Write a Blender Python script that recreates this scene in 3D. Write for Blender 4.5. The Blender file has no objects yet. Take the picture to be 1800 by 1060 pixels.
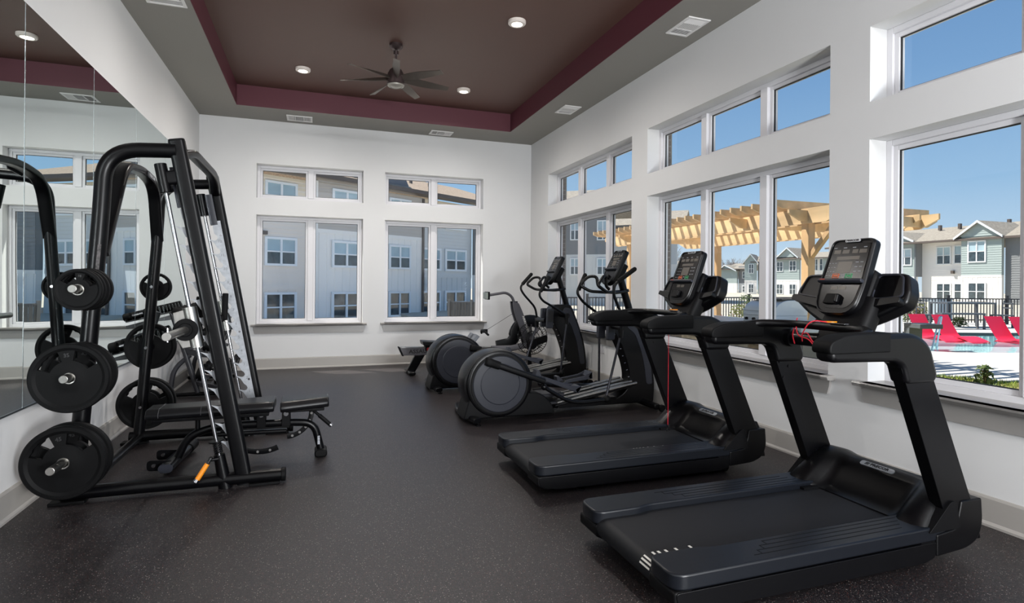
import bpy, bmesh, math, random
from mathutils import Matrix, Vector
random.seed(7)
SC = bpy.context.scene
COL = SC.collection
R = math.radians

# ------------------------------------------------------------------ camera
_y = R(19.127); _r = R(.444)
_fw = Vector((math.sin(_y), math.cos(_y), 0)); _rt = Vector((math.cos(_y), -math.sin(_y), 0)); _up = Vector((0, 0, 1))
_rt2 = _rt*math.cos(_r) + _up*math.sin(_r); _up2 = -_rt*math.sin(_r) + _up*math.cos(_r)
cam_data = bpy.data.cameras.new('camera')
cam_data.sensor_width = 36; cam_data.sensor_fit = 'HORIZONTAL'
cam_data.lens = 997.85/1800*36
cam_data.shift_y = -(530-497.22)/1800
cam_data.clip_start = .05; cam_data.clip_end = 500
cam = bpy.data.objects.new('camera', cam_data); COL.objects.link(cam)
m = Matrix((( _rt2.x, _up2.x, -_fw.x, 0), (_rt2.y, _up2.y, -_fw.y, 0), (_rt2.z, _up2.z, -_fw.z, 1.45), (0, 0, 0, 1)))
cam.matrix_world = m
SC.camera = cam

# ------------------------------------------------------------------ sky, sun, exposure
SC.view_settings.view_transform = 'Standard'; SC.view_settings.look = 'None'
SC.view_settings.gamma = 1; SC.view_settings.use_curve_mapping = False
SC.view_settings.exposure = 0.0
w = bpy.data.worlds.new('sky'); SC.world = w; w.use_nodes = True
nt = w.node_tree; nt.nodes.clear()
tc = nt.nodes.new('ShaderNodeTexCoord'); sx = nt.nodes.new('ShaderNodeSeparateXYZ')
cr = nt.nodes.new('ShaderNodeValToRGB'); bg = nt.nodes.new('ShaderNodeBackground'); wo = nt.nodes.new('ShaderNodeOutputWorld')
nt.links.new(tc.outputs['Generated'], sx.inputs[0]); nt.links.new(sx.outputs['Z'], cr.inputs[0])
nt.links.new(cr.outputs[0], bg.inputs[0]); nt.links.new(bg.outputs[0], wo.inputs[0])
e = cr.color_ramp.elements
e[0].position = 0.0; e[0].color = (.66, .79, .90, 1)
e[1].position = 1.0; e[1].color = (.09, .19, .40, 1)
for p, c in ((.07, (.48, .66, .85, 1)), (.15, (.32, .53, .78, 1)), (.30, (.20, .38, .66, 1)), (.45, (.14, .29, .56, 1))):
    k = e.new(p); k.color = c
bg.inputs[1].default_value = 1.0
sun_d = bpy.data.lights.new('sun', 'SUN'); sun_d.energy = 8.0; sun_d.angle = R(.6); sun_d.color = (1, .95, .87)
sun = bpy.data.objects.new('sun', sun_d); COL.objects.link(sun)
sun.rotation_euler = Vector((-.50, .47, 1)).to_track_quat('Z', 'Y').to_euler()
def area(name, loc, aim, sx_, sy_, power, color=(1, 1, 1)):
    d = bpy.data.lights.new(name, 'AREA'); d.shape = 'RECTANGLE'; d.size = sx_; d.size_y = sy_; d.energy = power; d.color = color
    o = bpy.data.objects.new(name, d); COL.objects.link(o); o.location = loc
    o.rotation_euler = (Vector(loc)-Vector(aim)).to_track_quat('Z', 'Y').to_euler()
    return o
# unseen fill lights added behind the camera to brighten the room, no real fixtures
area('rear_fill_strip', (2.2, -2.2, 4.0), (-.8, 6, 1.2), 2.6, .22, 150, (.93, .965, 1))
area('rear_fill_panel', (1.0, 0.4, 4.2), (1.4, 3.4, 0), 3.2, 2.0, 40, (.97, .98, 1))

area('bounce_fill', (2.2, -2.3, 1.3), (-1.0, 3.4, 3.9), 1.0, 1.0, 420, (.96, .98, 1))  # added fill aimed up to lift the ceiling and left wall, no lamp there

# ------------------------------------------------------------------ helpers
def lin(c):
    return tuple(((v/255)/12.92 if v/255 <= .04045 else ((v/255+.055)/1.055)**2.4) for v in c)
MATS = {}
def M(name, rgb, rough=.5, metal=0., bump=None, var=None, spec=.5, speck=None, coat=0., emit=None):
    if name in MATS: return MATS[name]
    m = bpy.data.materials.new(name); m.use_nodes = True; nt = m.node_tree
    b = nt.nodes['Principled BSDF']; c = lin(rgb) + (1,)
    b.inputs['Base Color'].default_value = c; b.inputs['Roughness'].default_value = rough
    b.inputs['Metallic'].default_value = metal; b.inputs['Specular IOR Level'].default_value = spec
    b.inputs['Coat Weight'].default_value = coat; b.inputs['Coat Roughness'].default_value = .15
    if emit: b.inputs['Emission Color'].default_value = lin(emit[0])+(1,); b.inputs['Emission Strength'].default_value = emit[1]
    tcn = nt.nodes.new('ShaderNodeTexCoord')
    last = None
    if var:
        n = nt.nodes.new('ShaderNodeTexNoise'); n.inputs['Scale'].default_value = var[0]; n.inputs['Detail'].default_value = 5
        nt.links.new(tcn.outputs['Object'], n.inputs['Vector'])
        mx = nt.nodes.new('ShaderNodeMix'); mx.data_type = 'RGBA'
        mx.inputs[6].default_value = tuple(v*(1-var[1]) for v in c[:3])+(1,); mx.inputs[7].default_value = tuple(min(1, v*(1+var[1])) for v in c[:3])+(1,)
        mr = nt.nodes.new('ShaderNodeMapRange'); mr.inputs[1].default_value = .35; mr.inputs[2].default_value = .65
        nt.links.new(n.outputs[0], mr.inputs[0]); nt.links.new(mr.outputs[0], mx.inputs[0]); last = mx.outputs[2]
        if len(var) > 2:   # stretch
            mp = nt.nodes.new('ShaderNodeMapping'); mp.inputs['Scale'].default_value = var[2]
            nt.links.new(tcn.outputs['Object'], mp.inputs[0]); nt.links.new(mp.outputs[0], n.inputs['Vector'])
    if speck:  # (scale, threshold, rgb)
        for (sc, th, col) in speck:
            v = nt.nodes.new('ShaderNodeTexVoronoi'); v.inputs['Scale'].default_value = sc
            nt.links.new(tcn.outputs['Object'], v.inputs['Vector'])
            wn = nt.nodes.new('ShaderNodeSeparateColor'); nt.links.new(v.outputs['Color'], wn.inputs[0])
            g = nt.nodes.new('ShaderNodeMath'); g.operation = 'GREATER_THAN'; g.inputs[1].default_value = th
            nt.links.new(wn.outputs[0], g.inputs[0])
            d = nt.nodes.new('ShaderNodeMath'); d.operation = 'LESS_THAN'; d.inputs[1].default_value = .42
            nt.links.new(v.outputs['Distance'], d.inputs[0])
            mu = nt.nodes.new('ShaderNodeMath'); mu.operation = 'MULTIPLY'; nt.links.new(g.outputs[0], mu.inputs[0]); nt.links.new(d.outputs[0], mu.inputs[1])
            mx = nt.nodes.new('ShaderNodeMix'); mx.data_type = 'RGBA'
            if last: nt.links.new(last, mx.inputs[6])
            else: mx.inputs[6].default_value = c
            mx.inputs[7].default_value = lin(col)+(1,); nt.links.new(mu.outputs[0], mx.inputs[0]); last = mx.outputs[2]
    if last: nt.links.new(last, b.inputs['Base Color'])
    if bump:
        n = nt.nodes.new('ShaderNodeTexNoise'); n.inputs['Scale'].default_value = bump[0]; n.inputs['Detail'].default_value = 4
        nt.links.new(tcn.outputs['Object'], n.inputs['Vector'])
        bp = nt.nodes.new('ShaderNodeBump'); bp.inputs['Strength'].default_value = bump[1]; bp.inputs['Distance'].default_value = .01 if len(bump) < 3 else bump[2]
        nt.links.new(n.outputs[0], bp.inputs['Height']); nt.links.new(bp.outputs[0], b.inputs['Normal'])
    MATS[name] = m
    return m

def sub(a, b): return (a[0]-b[0], a[1]-b[1], a[2]-b[2])
class MB:
    def __init__(s): s.v = []; s.f = []
    def add(s, vs, fs):
        o = len(s.v); s.v += [tuple(v) for v in vs]; s.f += [tuple(i+o for i in f) for f in fs]; return s
    def box(s, x0, x1, y0, y1, z0, z1, T=None):
        vs = [(x, y, z) for z in (z0, z1) for y in (y0, y1) for x in (x0, x1)]
        if T is not None: vs = [T @ Vector(v) for v in vs]
        return s.add(vs, [(0, 2, 3, 1), (4, 5, 7, 6), (0, 1, 5, 4), (2, 6, 7, 3), (0, 4, 6, 2), (1, 3, 7, 5)])
    def rings(s, rs, cap=True, closed=False):
        n = len(rs[0]); vs = [p for r in rs for p in r]; fs = []
        k = len(rs)
        for i in range(k if closed else k-1):
            a = i*n; b = ((i+1) % k)*n
            for j in range(n):
                fs.append((a+j, a+(j+1) % n, b+(j+1) % n, b+j))
        if cap and not closed: fs.append(tuple(range(n-1, -1, -1))); fs.append(tuple((k-1)*n+j for j in range(n)))
        return s.add(vs, fs)
    def sweep(s, path, prof, up=(0, 0, 1), cap=True, closed=False):
        P = [Vector(p) for p in path]; k = len(P); rs = []; U = Vector(up).normalized(); prev = None
        for i in range(k):
            if closed: t = (P[(i+1) % k]-P[i-1])
            else: t = (P[min(i+1, k-1)]-P[max(i-1, 0)])
            t.normalize()
            if prev is None:
                sd = t.cross(U)
                if sd.length < 1e-3: sd = t.cross(Vector((1, 0, 0)))
                sd.normalize()
            else:
                sd = prev - t*prev.dot(t)
                sd.normalize()
            prev = sd; uu = sd.cross(t)
            pr = prof(i/(k-1)) if callable(prof) else prof
            # mitre scale
            sc = 1.
            if 0 < i < k-1 and not closed:
                a = (P[i]-P[i-1]).normalized(); b = (P[i+1]-P[i]).normalized(); ca = max(.3, math.sqrt(max(0, (1+a.dot(b))/2))); sc = 1/ca if ca > .8 else 1.
            rs.append([P[i] + sd*a_ + uu*b_ for a_, b_ in pr])
        return s.rings(rs, cap, closed)
    def tube(s, path, r, n=12, closed=False):
        prof = (lambda t: circ(r[0]+(r[1]-r[0])*t, n)) if isinstance(r, tuple) else circ(r, n)
        return s.sweep(path, prof, closed=closed)
    def rtube(s, path, w, h, up=(0, 0, 1), rad=.4, n=3): return s.sweep(path, rrect(w, h, rad*min(w, h), n), up)
    def cyl(s, p0, p1, r, r1=None, n=20):
        r1 = r if r1 is None else r1
        return s.sweep([p0, p1], lambda t: circ(r+(r1-r)*t, n))
    def lathe(s, prof, o=(0, 0, 0), axis=(0, 0, 1), n=28):
        A = Vector(axis).normalized(); q = Vector((0, 0, 1)).rotation_difference(A); O = Vector(o)
        rs = [[O + q @ Vector((r*math.cos(2*math.pi*j/n), r*math.sin(2*math.pi*j/n), h)) for j in range(n)] for r, h in prof]
        return s.rings(rs)
    def ringlathe(s, prof, o=(0, 0, 0), axis=(0, 0, 1), n=28):
        A = Vector(axis).normalized(); q = Vector((0, 0, 1)).rotation_difference(A); O = Vector(o)
        rs = [[O + q @ Vector((r*math.cos(2*math.pi*j/n), r*math.sin(2*math.pi*j/n), h)) for j in range(n)] for r, h in prof]
        return s.rings(rs, cap=False, closed=True)
    def prism(s, poly, ax, a0, a1, T=None):
        f = {'x': lambda a, b, c: (c, a, b), 'y': lambda a, b, c: (a, c, b), 'z': lambda a, b, c: (a, b, c)}[ax]
        r0 = [f(a, b, a0) for a, b in poly]; r1 = [f(a, b, a1) for a, b in poly]
        if T is not None: r0 = [T @ Vector(v) for v in r0]; r1 = [T @ Vector(v) for v in r1]
        return s.rings([r0, r1])
    def ball(s, c, r, n=12):
        k = n//2
        return s.lathe([(max(1e-4, r*math.sin(math.pi*i/k)), -r*math.cos(math.pi*i/k)) for i in range(k+1)], c, (0, 0, 1), n)
def circ(r, n=12): return [(r*math.cos(2*math.pi*i/n), r*math.sin(2*math.pi*i/n)) for i in range(n)]
def rrect(w, h, r, n=3):
    out = []
    for cx, cy, a0 in ((w/2-r, h/2-r, 0), (-w/2+r, h/2-r, 90), (-w/2+r, -h/2+r, 180), (w/2-r, -h/2+r, 270)):
        for i in range(n+1):
            a = R(a0+90*i/n); out.append((cx+r*math.cos(a), cy+r*math.sin(a)))
    return out
def fillet(pts, r, n=6):
    P = [Vector(p) for p in pts]; out = [P[0]]
    for i in range(1, len(P)-1):
        rr = r[i-1] if isinstance(r, (list, tuple)) else r
        a = P[i-1]-P[i]; b = P[i+1]-P[i]; rr = min(rr, a.length*.49, b.length*.49)
        p0 = P[i]+a.normalized()*rr; p1 = P[i]+b.normalized()*rr
        for k in range(n+1):
            t = k/n; out.append(p0*(1-t)**2 + P[i]*2*t*(1-t) + p1*t*t)
    out.append(P[-1]); return [tuple(p) for p in out]
def fil2(poly, r, n=4):
    """rounds the corners of a closed 2-D polygon"""
    out = []; k = len(poly)
    for i in range(k):
        rr = r[i] if isinstance(r, (list, tuple)) else r
        P = Vector(poly[i]); a = Vector(poly[i-1])-P; b = Vector(poly[(i+1) % k])-P
        rr = min(rr, a.length*.48, b.length*.48)
        if rr < 1e-4: out.append(tuple(P)); continue
        p0 = P+a.normalized()*rr; p1 = P+b.normalized()*rr
        for j in range(n+1):
            t = j/n; out.append(tuple(p0*(1-t)**2+P*2*t*(1-t)+p1*t*t))
    return out
def rootloc(p):
    L = Vector((0, 0, 0))
    while p is not None: L += p.location; p = p.parent
    return L
def obj(name, mb, mat, parent=None, bev=0, seg=2, ang=35, flat=False, kind=None, label=None):
    me = bpy.data.meshes.new(name); L = rootloc(parent)
    me.from_pydata([(v[0]-L.x, v[1]-L.y, v[2]-L.z) for v in mb.v], [], mb.f)
    bm = bmesh.new(); bm.from_mesh(me); bmesh.ops.recalc_face_normals(bm, faces=bm.faces); bm.to_mesh(me); bm.free()
    if not flat:
        me.polygons.foreach_set('use_smooth', [True]*len(me.polygons)); me.set_sharp_from_angle(angle=R(ang))
    me.materials.append(mat); me.update()
    o = bpy.data.objects.new(name, me); COL.objects.link(o)
    if parent is not None: o.parent = parent
    if bev:
        b = o.modifiers.new('bevel', 'BEVEL'); b.width = bev; b.segments = seg; b.limit_method = 'ANGLE'; b.angle_limit = R(40); b.harden_normals = False
    if kind: o['kind'] = kind
    if label: o['label'] = label
    return o
def thing(name, label, cat, loc=(0, 0, 0), group=None):
    o = bpy.data.objects.new(name, None); COL.objects.link(o); o.location = loc; o.empty_display_size = .1
    o['label'] = label; o['category'] = cat
    if group: o['group'] = group
    return o
def tag(o, label, cat, group=None):
    o['label'] = label; o['category'] = cat
    if group: o['group'] = group
    return o
def structure(name, mb, mat, parent=None, **k):
    o = obj(name, mb, mat, parent, **k); o['kind'] = 'structure'; return o
def dup(root, loc, label=None, group=None):
    r = root.copy(); COL.objects.link(r); r.location = loc
    if label: r['label'] = label
    if group: r['group'] = group
    for ch in list(root.children):
        c = ch.copy(); COL.objects.link(c); c.parent = r
        for g in ch.children:
            d = g.copy(); COL.objects.link(d); d.parent = c
    return r
def text(name, s, size, mat, parent, o, right, upv, depth=.002, bold=.0, width=None):
    """lettering as a mesh: o = world centre, right / upv = directions"""
    cu = bpy.data.curves.new(name, 'FONT'); cu.body = s; cu.size = size; cu.extrude = depth/2; cu.offset = bold
    cu.align_x = 'CENTER'; cu.align_y = 'CENTER'; cu.resolution_u = 2
    t = bpy.data.objects.new(name, cu); COL.objects.link(t)
    dg = bpy.context.evaluated_depsgraph_get(); me = bpy.data.meshes.new_from_object(t.evaluated_get(dg)); 
    bpy.data.objects.remove(t); bpy.data.curves.remove(cu)
    r = Vector(right).normalized(); u = Vector(upv); u = (u-r*u.dot(r)).normalized(); n = r.cross(u)
    k = 1.
    if width:
        xs = [v.co.x for v in me.vertices]; k = width/(max(xs)-min(xs))
    L = rootloc(parent)
    for v in me.vertices: v.co = Vector(o) + r*v.co.x*k + u*v.co.y + n*v.co.z - L
    me.materials.clear(); me.materials.append(mat)
    q = bpy.data.objects.new(name, me); COL.objects.link(q); q.parent = parent
    return q

# ------------------------------------------------------------------ materials
WALL = M('wall_paint', (214, 214, 214), .75, bump=(180, .05, .002), var=(1.2, .015))
SOFFIT = M('soffit_paint', (142, 139, 133), .8, bump=(150, .05, .002))
TRAYC = M('tray_brown_paint', (92, 64, 55), .55, bump=(120, .08, .002))
TRAYS = M('tray_burgundy_paint', (92, 42, 53), .55, bump=(120, .05, .002))
BASE = M('baseboard_paint', (164, 160, 155), .45)
SILLM = M('sill_paint', (150, 147, 144), .3)
VINYL = M('white_vinyl', (216, 215, 218), .35)
GASK = M('black_gasket', (30, 30, 32), .6)
FLOORM = M('rubber_floor', (33, 30, 32), .40, spec=.42, bump=(350, .35, .003), var=(75, .45), speck=[(230, .82, (86, 78, 76)), (190, .955, (150, 142, 136)), (200, .93, (86, 48, 40))])
PCOAT = M('black_powder_coat', (5, 5, 7), .32, spec=.22, bump=(400, .06, .001))
PLAST = M('black_plastic', (5, 5, 7), .34, spec=.28, bump=(500, .05, .001))
PLASTD = M('dark_plastic_matte', (6, 6, 8), .55, spec=.18, bump=(400, .1, .001))
PLASTG = M('charcoal_plastic', (42, 44, 52), .42, spec=.4, bump=(500, .05, .001))
RUBBER = M('black_rubber', (6, 6, 7), .6, spec=.16, bump=(90, .12, .002), var=(14, .25))
CHROME = M('chrome', (178, 178, 182), .2, 1.)
STEEL = M('brushed_steel', (170, 168, 164), .32, 1., bump=(300, .04, .001), var=(60, .06, (1, 1, .05)))
GALV = M('galvanised_plate', (172, 175, 180), .5, .25, var=(30, .12), bump=(120, .06, .001))
BELT = M('treadmill_belt', (17, 18, 22), .6, spec=.3, bump=(700, .25, .001), var=(200, .15))
WHITEP = M('white_print', (225, 222, 214), .5)
BADGE = M('silver_badge', (190, 194, 200), .3, .6)
INK = M('black_ink', (15, 15, 16), .5)
UPHOL = M('black_vinyl_upholstery', (14, 14, 17), .36, spec=.3, bump=(260, .18, .001))
ORANGE = M('orange_grip', (232, 140, 22), .45)
RED = M('red_plastic', (200, 30, 34), .45)
SCREEN = M('dark_gloss_panel', (8, 9, 12), .22, spec=.25)
LCD = M('lcd_grey', (84, 78, 70), .3)
def glass_mat(name, tint, f):
    m = bpy.data.materials.new(name); m.use_nodes = True; nt = m.node_tree; nt.nodes.clear()
    o = nt.nodes.new('ShaderNodeOutputMaterial'); t = nt.nodes.new('ShaderNodeBsdfTransparent'); g = nt.nodes.new('ShaderNodeBsdfGlossy')
    t.inputs[0].default_value = tint + (1,); g.inputs['Roughness'].default_value = .0
    lw = nt.nodes.new('ShaderNodeLayerWeight'); lw.inputs['Blend'].default_value = .5
    pw = nt.nodes.new('ShaderNodeMath'); pw.operation = 'POWER'; pw.inputs[1].default_value = 4.; nt.links.new(lw.outputs['Facing'], pw.inputs[0])
    fr = nt.nodes.new('ShaderNodeMath'); fr.operation = 'MULTIPLY_ADD'; fr.inputs[1].default_value = .7; fr.inputs[2].default_value = .03; nt.links.new(pw.outputs[0], fr.inputs[0])
    mx = nt.nodes.new('ShaderNodeMixShader'); nt.links.new(fr.outputs[0], mx.inputs[0]); nt.links.new(t.outputs[0], mx.inputs[1]); nt.links.new(g.outputs[0], mx.inputs[2])
    nt.links.new(mx.outputs[0], o.inputs[0]); return m
GLASS = glass_mat('window_glass', (.97, .985, .98), 1.25)
m = bpy.data.materials.new('mirror_glass'); m.use_nodes = True; nt = m.node_tree; nt.nodes.clear()
_o = nt.nodes.new('ShaderNodeOutputMaterial'); _g = nt.nodes.new('ShaderNodeBsdfGlossy'); _g.inputs[0].default_value = (.80, .86, .85, 1); _g.inputs['Roughness'].default_value = 0
_t = nt.nodes.new('ShaderNodeTexCoord'); _n = nt.nodes.new('ShaderNodeTexNoise'); _n.inputs['Scale'].default_value = .9; _n.inputs['Detail'].default_value = 0
_b = nt.nodes.new('ShaderNodeBump'); _b.inputs['Strength'].default_value = .35; _b.inputs['Distance'].default_value = .006
nt.links.new(_t.outputs['Object'], _n.inputs['Vector']); nt.links.new(_n.outputs[0], _b.inputs['Height']); nt.links.new(_b.outputs[0], _g.inputs['Normal']); nt.links.new(_g.outputs[0], _o.inputs[0])
MIRROR = m
# ================================================================== THE ROOM
XL, XR, YF, YB, ZC, ZT = -1.749, 3.875, 10.11, -3.0, 4.08, 4.39
WT = .36   # outer wall thickness
structure('floor', MB().box(XL-.1, XR+.1, YB, YF+.1, -.1, 0), FLOORM)
# walls with window openings, made of blocks round the openings
TZ0, TZ1, LZ0, LZ1 = 2.81, 3.37, .735, 2.535
def wall_blocks(mb, a0, a1, holes, put, ztop=ZT+.1):
    """holes: (a_start, a_end) columns, each with a lower and a transom opening"""
    cur = a0
    for h0, h1 in holes:
        put(mb, cur, h0, -.1, ztop)
        put(mb, h0, h1, -.1, LZ0); put(mb, h0, h1, LZ1, TZ0); put(mb, h0, h1, TZ1, ztop); cur = h1
    put(mb, cur, a1, -.1, ztop)
FAR_H = [(-.915, .777), (1.146, 2.93)]
RIGHT_H = [(.30, 3.11), (3.455, 6.095), (6.46, 9.26)]
IN = .22   # interior part of wall thickness (drywall); brick outside
mb = MB(); wall_blocks(mb, XL-.1, XR+WT, FAR_H, lambda b, p, q, z0, z1: b.box(p, q, YF, YF+IN, z0, z1)); wall_far = structure('wall_far', mb, WALL, flat=True)
mb = MB(); wall_blocks(mb, YB, YF, RIGHT_H, lambda b, p, q, z0, z1: b.box(XR, XR+IN, p, q, z0, z1)); wall_right = structure('wall_right', mb, WALL, flat=True)
structure('wall_left', MB().box(XL-.15, XL, YB, YF, -.1, ZT+.1), WALL, flat=True)
structure('wall_back', MB().box(XL-.1, XR+.1, YB-.15, YB, -.1, ZT+.1), WALL, flat=True)
# ceiling: soffit ring + raised tray
TX0, TX1, TY0, TY1 = -1.13, 3.20, -1.2, 9.37
mb = MB(); mb.box(XL, TX0, YB, YF, ZC, ZC+.05).box(TX1, XR, YB, YF, ZC, ZC+.05).box(TX0, TX1, TY1, YF, ZC, ZC+.05).box(TX0, TX1, YB, TY0, ZC, ZC+.05)
ceiling = structure('ceiling', mb, SOFFIT, flat=True)
structure('ceiling_tray', MB().box(TX0-.05, TX1+.05, TY0-.05, TY1+.05, ZT, ZT+.05), TRAYC, ceiling, flat=True)
mb = MB(); mb.box(TX0-.03, TX0+.004, TY0, TY1, ZC+.0015, ZT).box(TX1-.004, TX1+.03, TY0, TY1, ZC+.0015, ZT).box(TX0, TX1, TY1-.004, TY1+.03, ZC+.0015, ZT).box(TX0, TX1, TY0-.03, TY0+.004, ZC+.0015, ZT)
structure('tray_fascia', mb, TRAYS, ceiling, flat=True)
# baseboards
prof = [(0, 0), (.028, 0), (.028, .014), (.017, .03), (.015, .165), (.008, .18), (0, .18)]
def baseboard(name, ax, fn):
    mb = MB(); pts0, pts1 = fn; mb.rings([pts0, pts1]); return structure(name, mb, BASE, ang=20)
baseboard('baseboard_left', 'y', ([(XL+a, YB, b) for a, b in prof], [(XL+a, YF, b) for a, b in prof]))
baseboard('baseboard_right', 'y', ([(XR-a, YB, b) for a, b in prof], [(XR-a, YF, b) for a, b in prof]))
baseboard('baseboard_far', 'x', ([(XL, YF-a, b) for a, b in prof], [(XR, YF-a, b) for a, b in prof]))
# ------- windows: frame (jamb ring + mullions), sash beads, panes
def window(name, horiz, a0, a1, z0, z1, plane, out, splits, sill):
    """horiz 'x': in far wall, 'y': in right wall; plane = inner wall face, out = +1 direction to outside"""
    def B(mb, p, q, d0, d1, zz0, zz1):
        if horiz == 'x': mb.box(p, q, plane+d0, plane+d1, zz0, zz1)
        else: mb.box(plane+d0, plane+d1, p, q, zz0, zz1)
        return mb
    d0, d1 = (.17, .26)
    fr = MB(); t = .045
    B(fr, a0, a0+t, d0, d1, z0, z1); B(fr, a1-t, a1, d0, d1, z0, z1); B(fr, a0+t, a1-t, d0, d1, z0, z0+t); B(fr, a0+t, a1-t, d0, d1, z1-t, z1)
    root = structure(name, fr, VINYL, bev=.004)
    edges = [a0+t]+[s for s in splits]+[a1-t]
    for s in splits:
        structure('mullion', B(MB(), s-.045, s+.045, d0-.012, d1, z0+t, z1-t), VINYL, root, bev=.004)
    for i in range(len(edges)-1):
        p = edges[i]+(.045 if i else 0); q = edges[i+1]-(.045 if i < len(edges)-2 else 0)
        sb = MB(); u = .035
        for args in ((p, p+u, z0+t, z1-t), (q-u, q, z0+t, z1-t), (p+u, q-u, z0+t, z0+t+u), (p+u, q-u, z1-t-u, z1-t)):
            B(sb, args[0], args[1], d0+.02, d1-.01, args[2], args[3])
        sa = structure('sash', sb, VINYL, root, bev=.003)
        g = MB(); u2 = u
        for args in ((p+u, p+u+.006, z0+t+u, z1-t-u), (q-u-.006, q-u, z0+t+u, z1-t-u), (p+u, q-u, z0+t+u, z0+t+u+.006), (p+u, q-u, z1-t-u-.006, z1-t-u)):
            B(g, args[0], args[1], d0+.035, d0+.05, args[2], args[3])
        structure('gasket', g, GASK, sa)
        pn = MB()
        if horiz == 'x': pn.add([(p+u, plane+.215, z0+t+u), (q-u, plane+.215, z0+t+u), (q-u, plane+.215, z1-t-u), (p+u, plane+.215, z1-t-u)], [(0, 1, 2, 3)])
        else: pn.add([(plane+.215, p+u, z0+t+u), (plane+.215, q-u, z0+t+u), (plane+.215, q-u, z1-t-u), (plane+.215, p+u, z1-t-u)], [(0, 1, 2, 3)])
        structure('pane', pn, GLASS, root)
    if sill:
        sb = MB(); e0, e1 = a0-.065, a1+.065; n = .075
        if horiz == 'x':
            pr = [(.17, z0+.004), (-n, z0+.004), (-n-.01, z0-.008), (-n, z0-.03), (-.045, z0-.034), (0, z0-.034), (0, z0-.01), (.17, z0-.01)]
            sb.rings([[(a0, plane+d, z) for d, z in pr[:1]+pr[1:]], [(a1, plane+d, z) for d, z in pr]])
            sb.rings([[(x, plane+d, z) for d, z in pr[1:6]+[(0, z0+.004)]] for x in (e0, e1)])
            structure('window_sill', sb, SILLM, root, ang=25)
            ap = MB(); hz = z0-.034
            ap.rings([[(e0+.03+k, plane, hz-h), (e0+.03+k, plane-.022, hz-h), (e1-.03-k, plane-.022, hz-h), (e1-.03-k, plane, hz-h)] for k, h in ((0, 0), (.005, .05), (.025, .115))])
            structure('sill_apron', ap, SILLM, root, ang=25)
        else:
            pr = [(.17, z0+.004), (-n, z0+.004), (-n-.01, z0-.008), (-n, z0-.03), (-.045, z0-.034), (0, z0-.034), (0, z0-.01), (.17, z0-.01)]
            sb.rings([[(plane+d, y, z) for d, z in pr] for y in (a0, a1)])
            sb.rings([[(plane+d, y, z) for d, z in pr[1:6]+[(0, z0+.004)]] for y in (e0, e1)])
            structure('window_sill', sb, SILLM, root, ang=25)
            ap = MB(); hz = z0-.034
            ap.rings([[(plane, e0+.03+k, hz-h), (plane-.022, e0+.03+k, hz-h), (plane-.022, e1-.03-k, hz-h), (plane, e1-.03-k, hz-h)] for k, h in ((0, 0), (.005, .05), (.025, .115))])
            structure('sill_apron', ap, SILLM, root, ang=25)
    return root
k = 1
for (a0, a1), sp in zip(FAR_H, ([-.08], [2.03])):
    window('window_%d' % k, 'x', a0, a1, LZ0, LZ1, YF, 1, sp, True); k += 1
    window('window_%d' % k, 'x', a0, a1, TZ0, TZ1, YF, 1, sp, False); k += 1
for (a0, a1), sp in zip(RIGHT_H, ([1.25, 2.18], [4.335, 5.22], [7.39, 8.33])):
    window('window_%d' % k, 'y', a0, a1, LZ0, LZ1, XR, 1, sp, True); k += 1
    window('window_%d' % k, 'y', a0, a1, TZ0, TZ1, XR, 1, sp, False); k += 1
# outer brick skin: core blocks in mortar colour, bricks at the jambs that the windows show
MORTAR = M('mortar', (150, 146, 140), .9, bump=(90, .3))
BRICK = M('grey_brown_brick', (112, 100, 94), .85, bump=(60, .4), var=(9, .25))
def outer(mbx, holes, rng, put):
    wall_blocks(mbx, rng[0], rng[1], holes, put)
mb = MB(); wall_blocks(mb, YB, YF, RIGHT_H, lambda b, p, q, z0, z1: b.box(XR+IN+.001, XR+WT-.004, p, q, z0-.4 if z0 < 0 else z0, z1)); structure('brick_backing_right', mb, MORTAR, wall_right, flat=True)
mb = MB(); wall_blocks(mb, XL-.1, XR+WT, FAR_H, lambda b, p, q, z0, z1: b.box(p, q, YF+IN+.001, YF+WT-.004, z0-.4 if z0 < 0 else z0, z1)); structure('brick_backing_far', mb, MORTAR, wall_far, flat=True)
bmsh = None
for (a0, a1) in RIGHT_H:
    for z0, z1 in ((LZ0, LZ1), (TZ0, TZ1)):
        z = z0+.004; i = 0
        while z+.066 < z1+.01:
            L = .10 if i % 2 else .205
            if bmsh is None:
                o = structure('brick', MB().box(-.052, .052, -.1, .1, -.033, .033), BRICK, wall_right, bev=.004, seg=1); bmsh = o
            else:
                o = bmsh.copy(); COL.objects.link(o)
            o.location = (XR+IN+.062+.006*(i % 3)*.2, a1+.1-.008, z+.033); z += .0752; i += 1
# roof overhang outside the far and right walls
mb = MB(); mb.box(XL-.1, XR+.85, YF+WT, YF+.76, 4.02, 4.12).box(XR+WT, XR+.72, YB, YF+.74, 4.02, 4.12); structure('trim_1', mb, M('eave_white', (225, 225, 225), .6), flat=True)
structure('roof', MB().box(XL-.2, XR+.75, YB-.2, YF+.77, 4.5, 4.62), M('roof_grey', (95, 95, 95), .9), flat=True)
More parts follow.
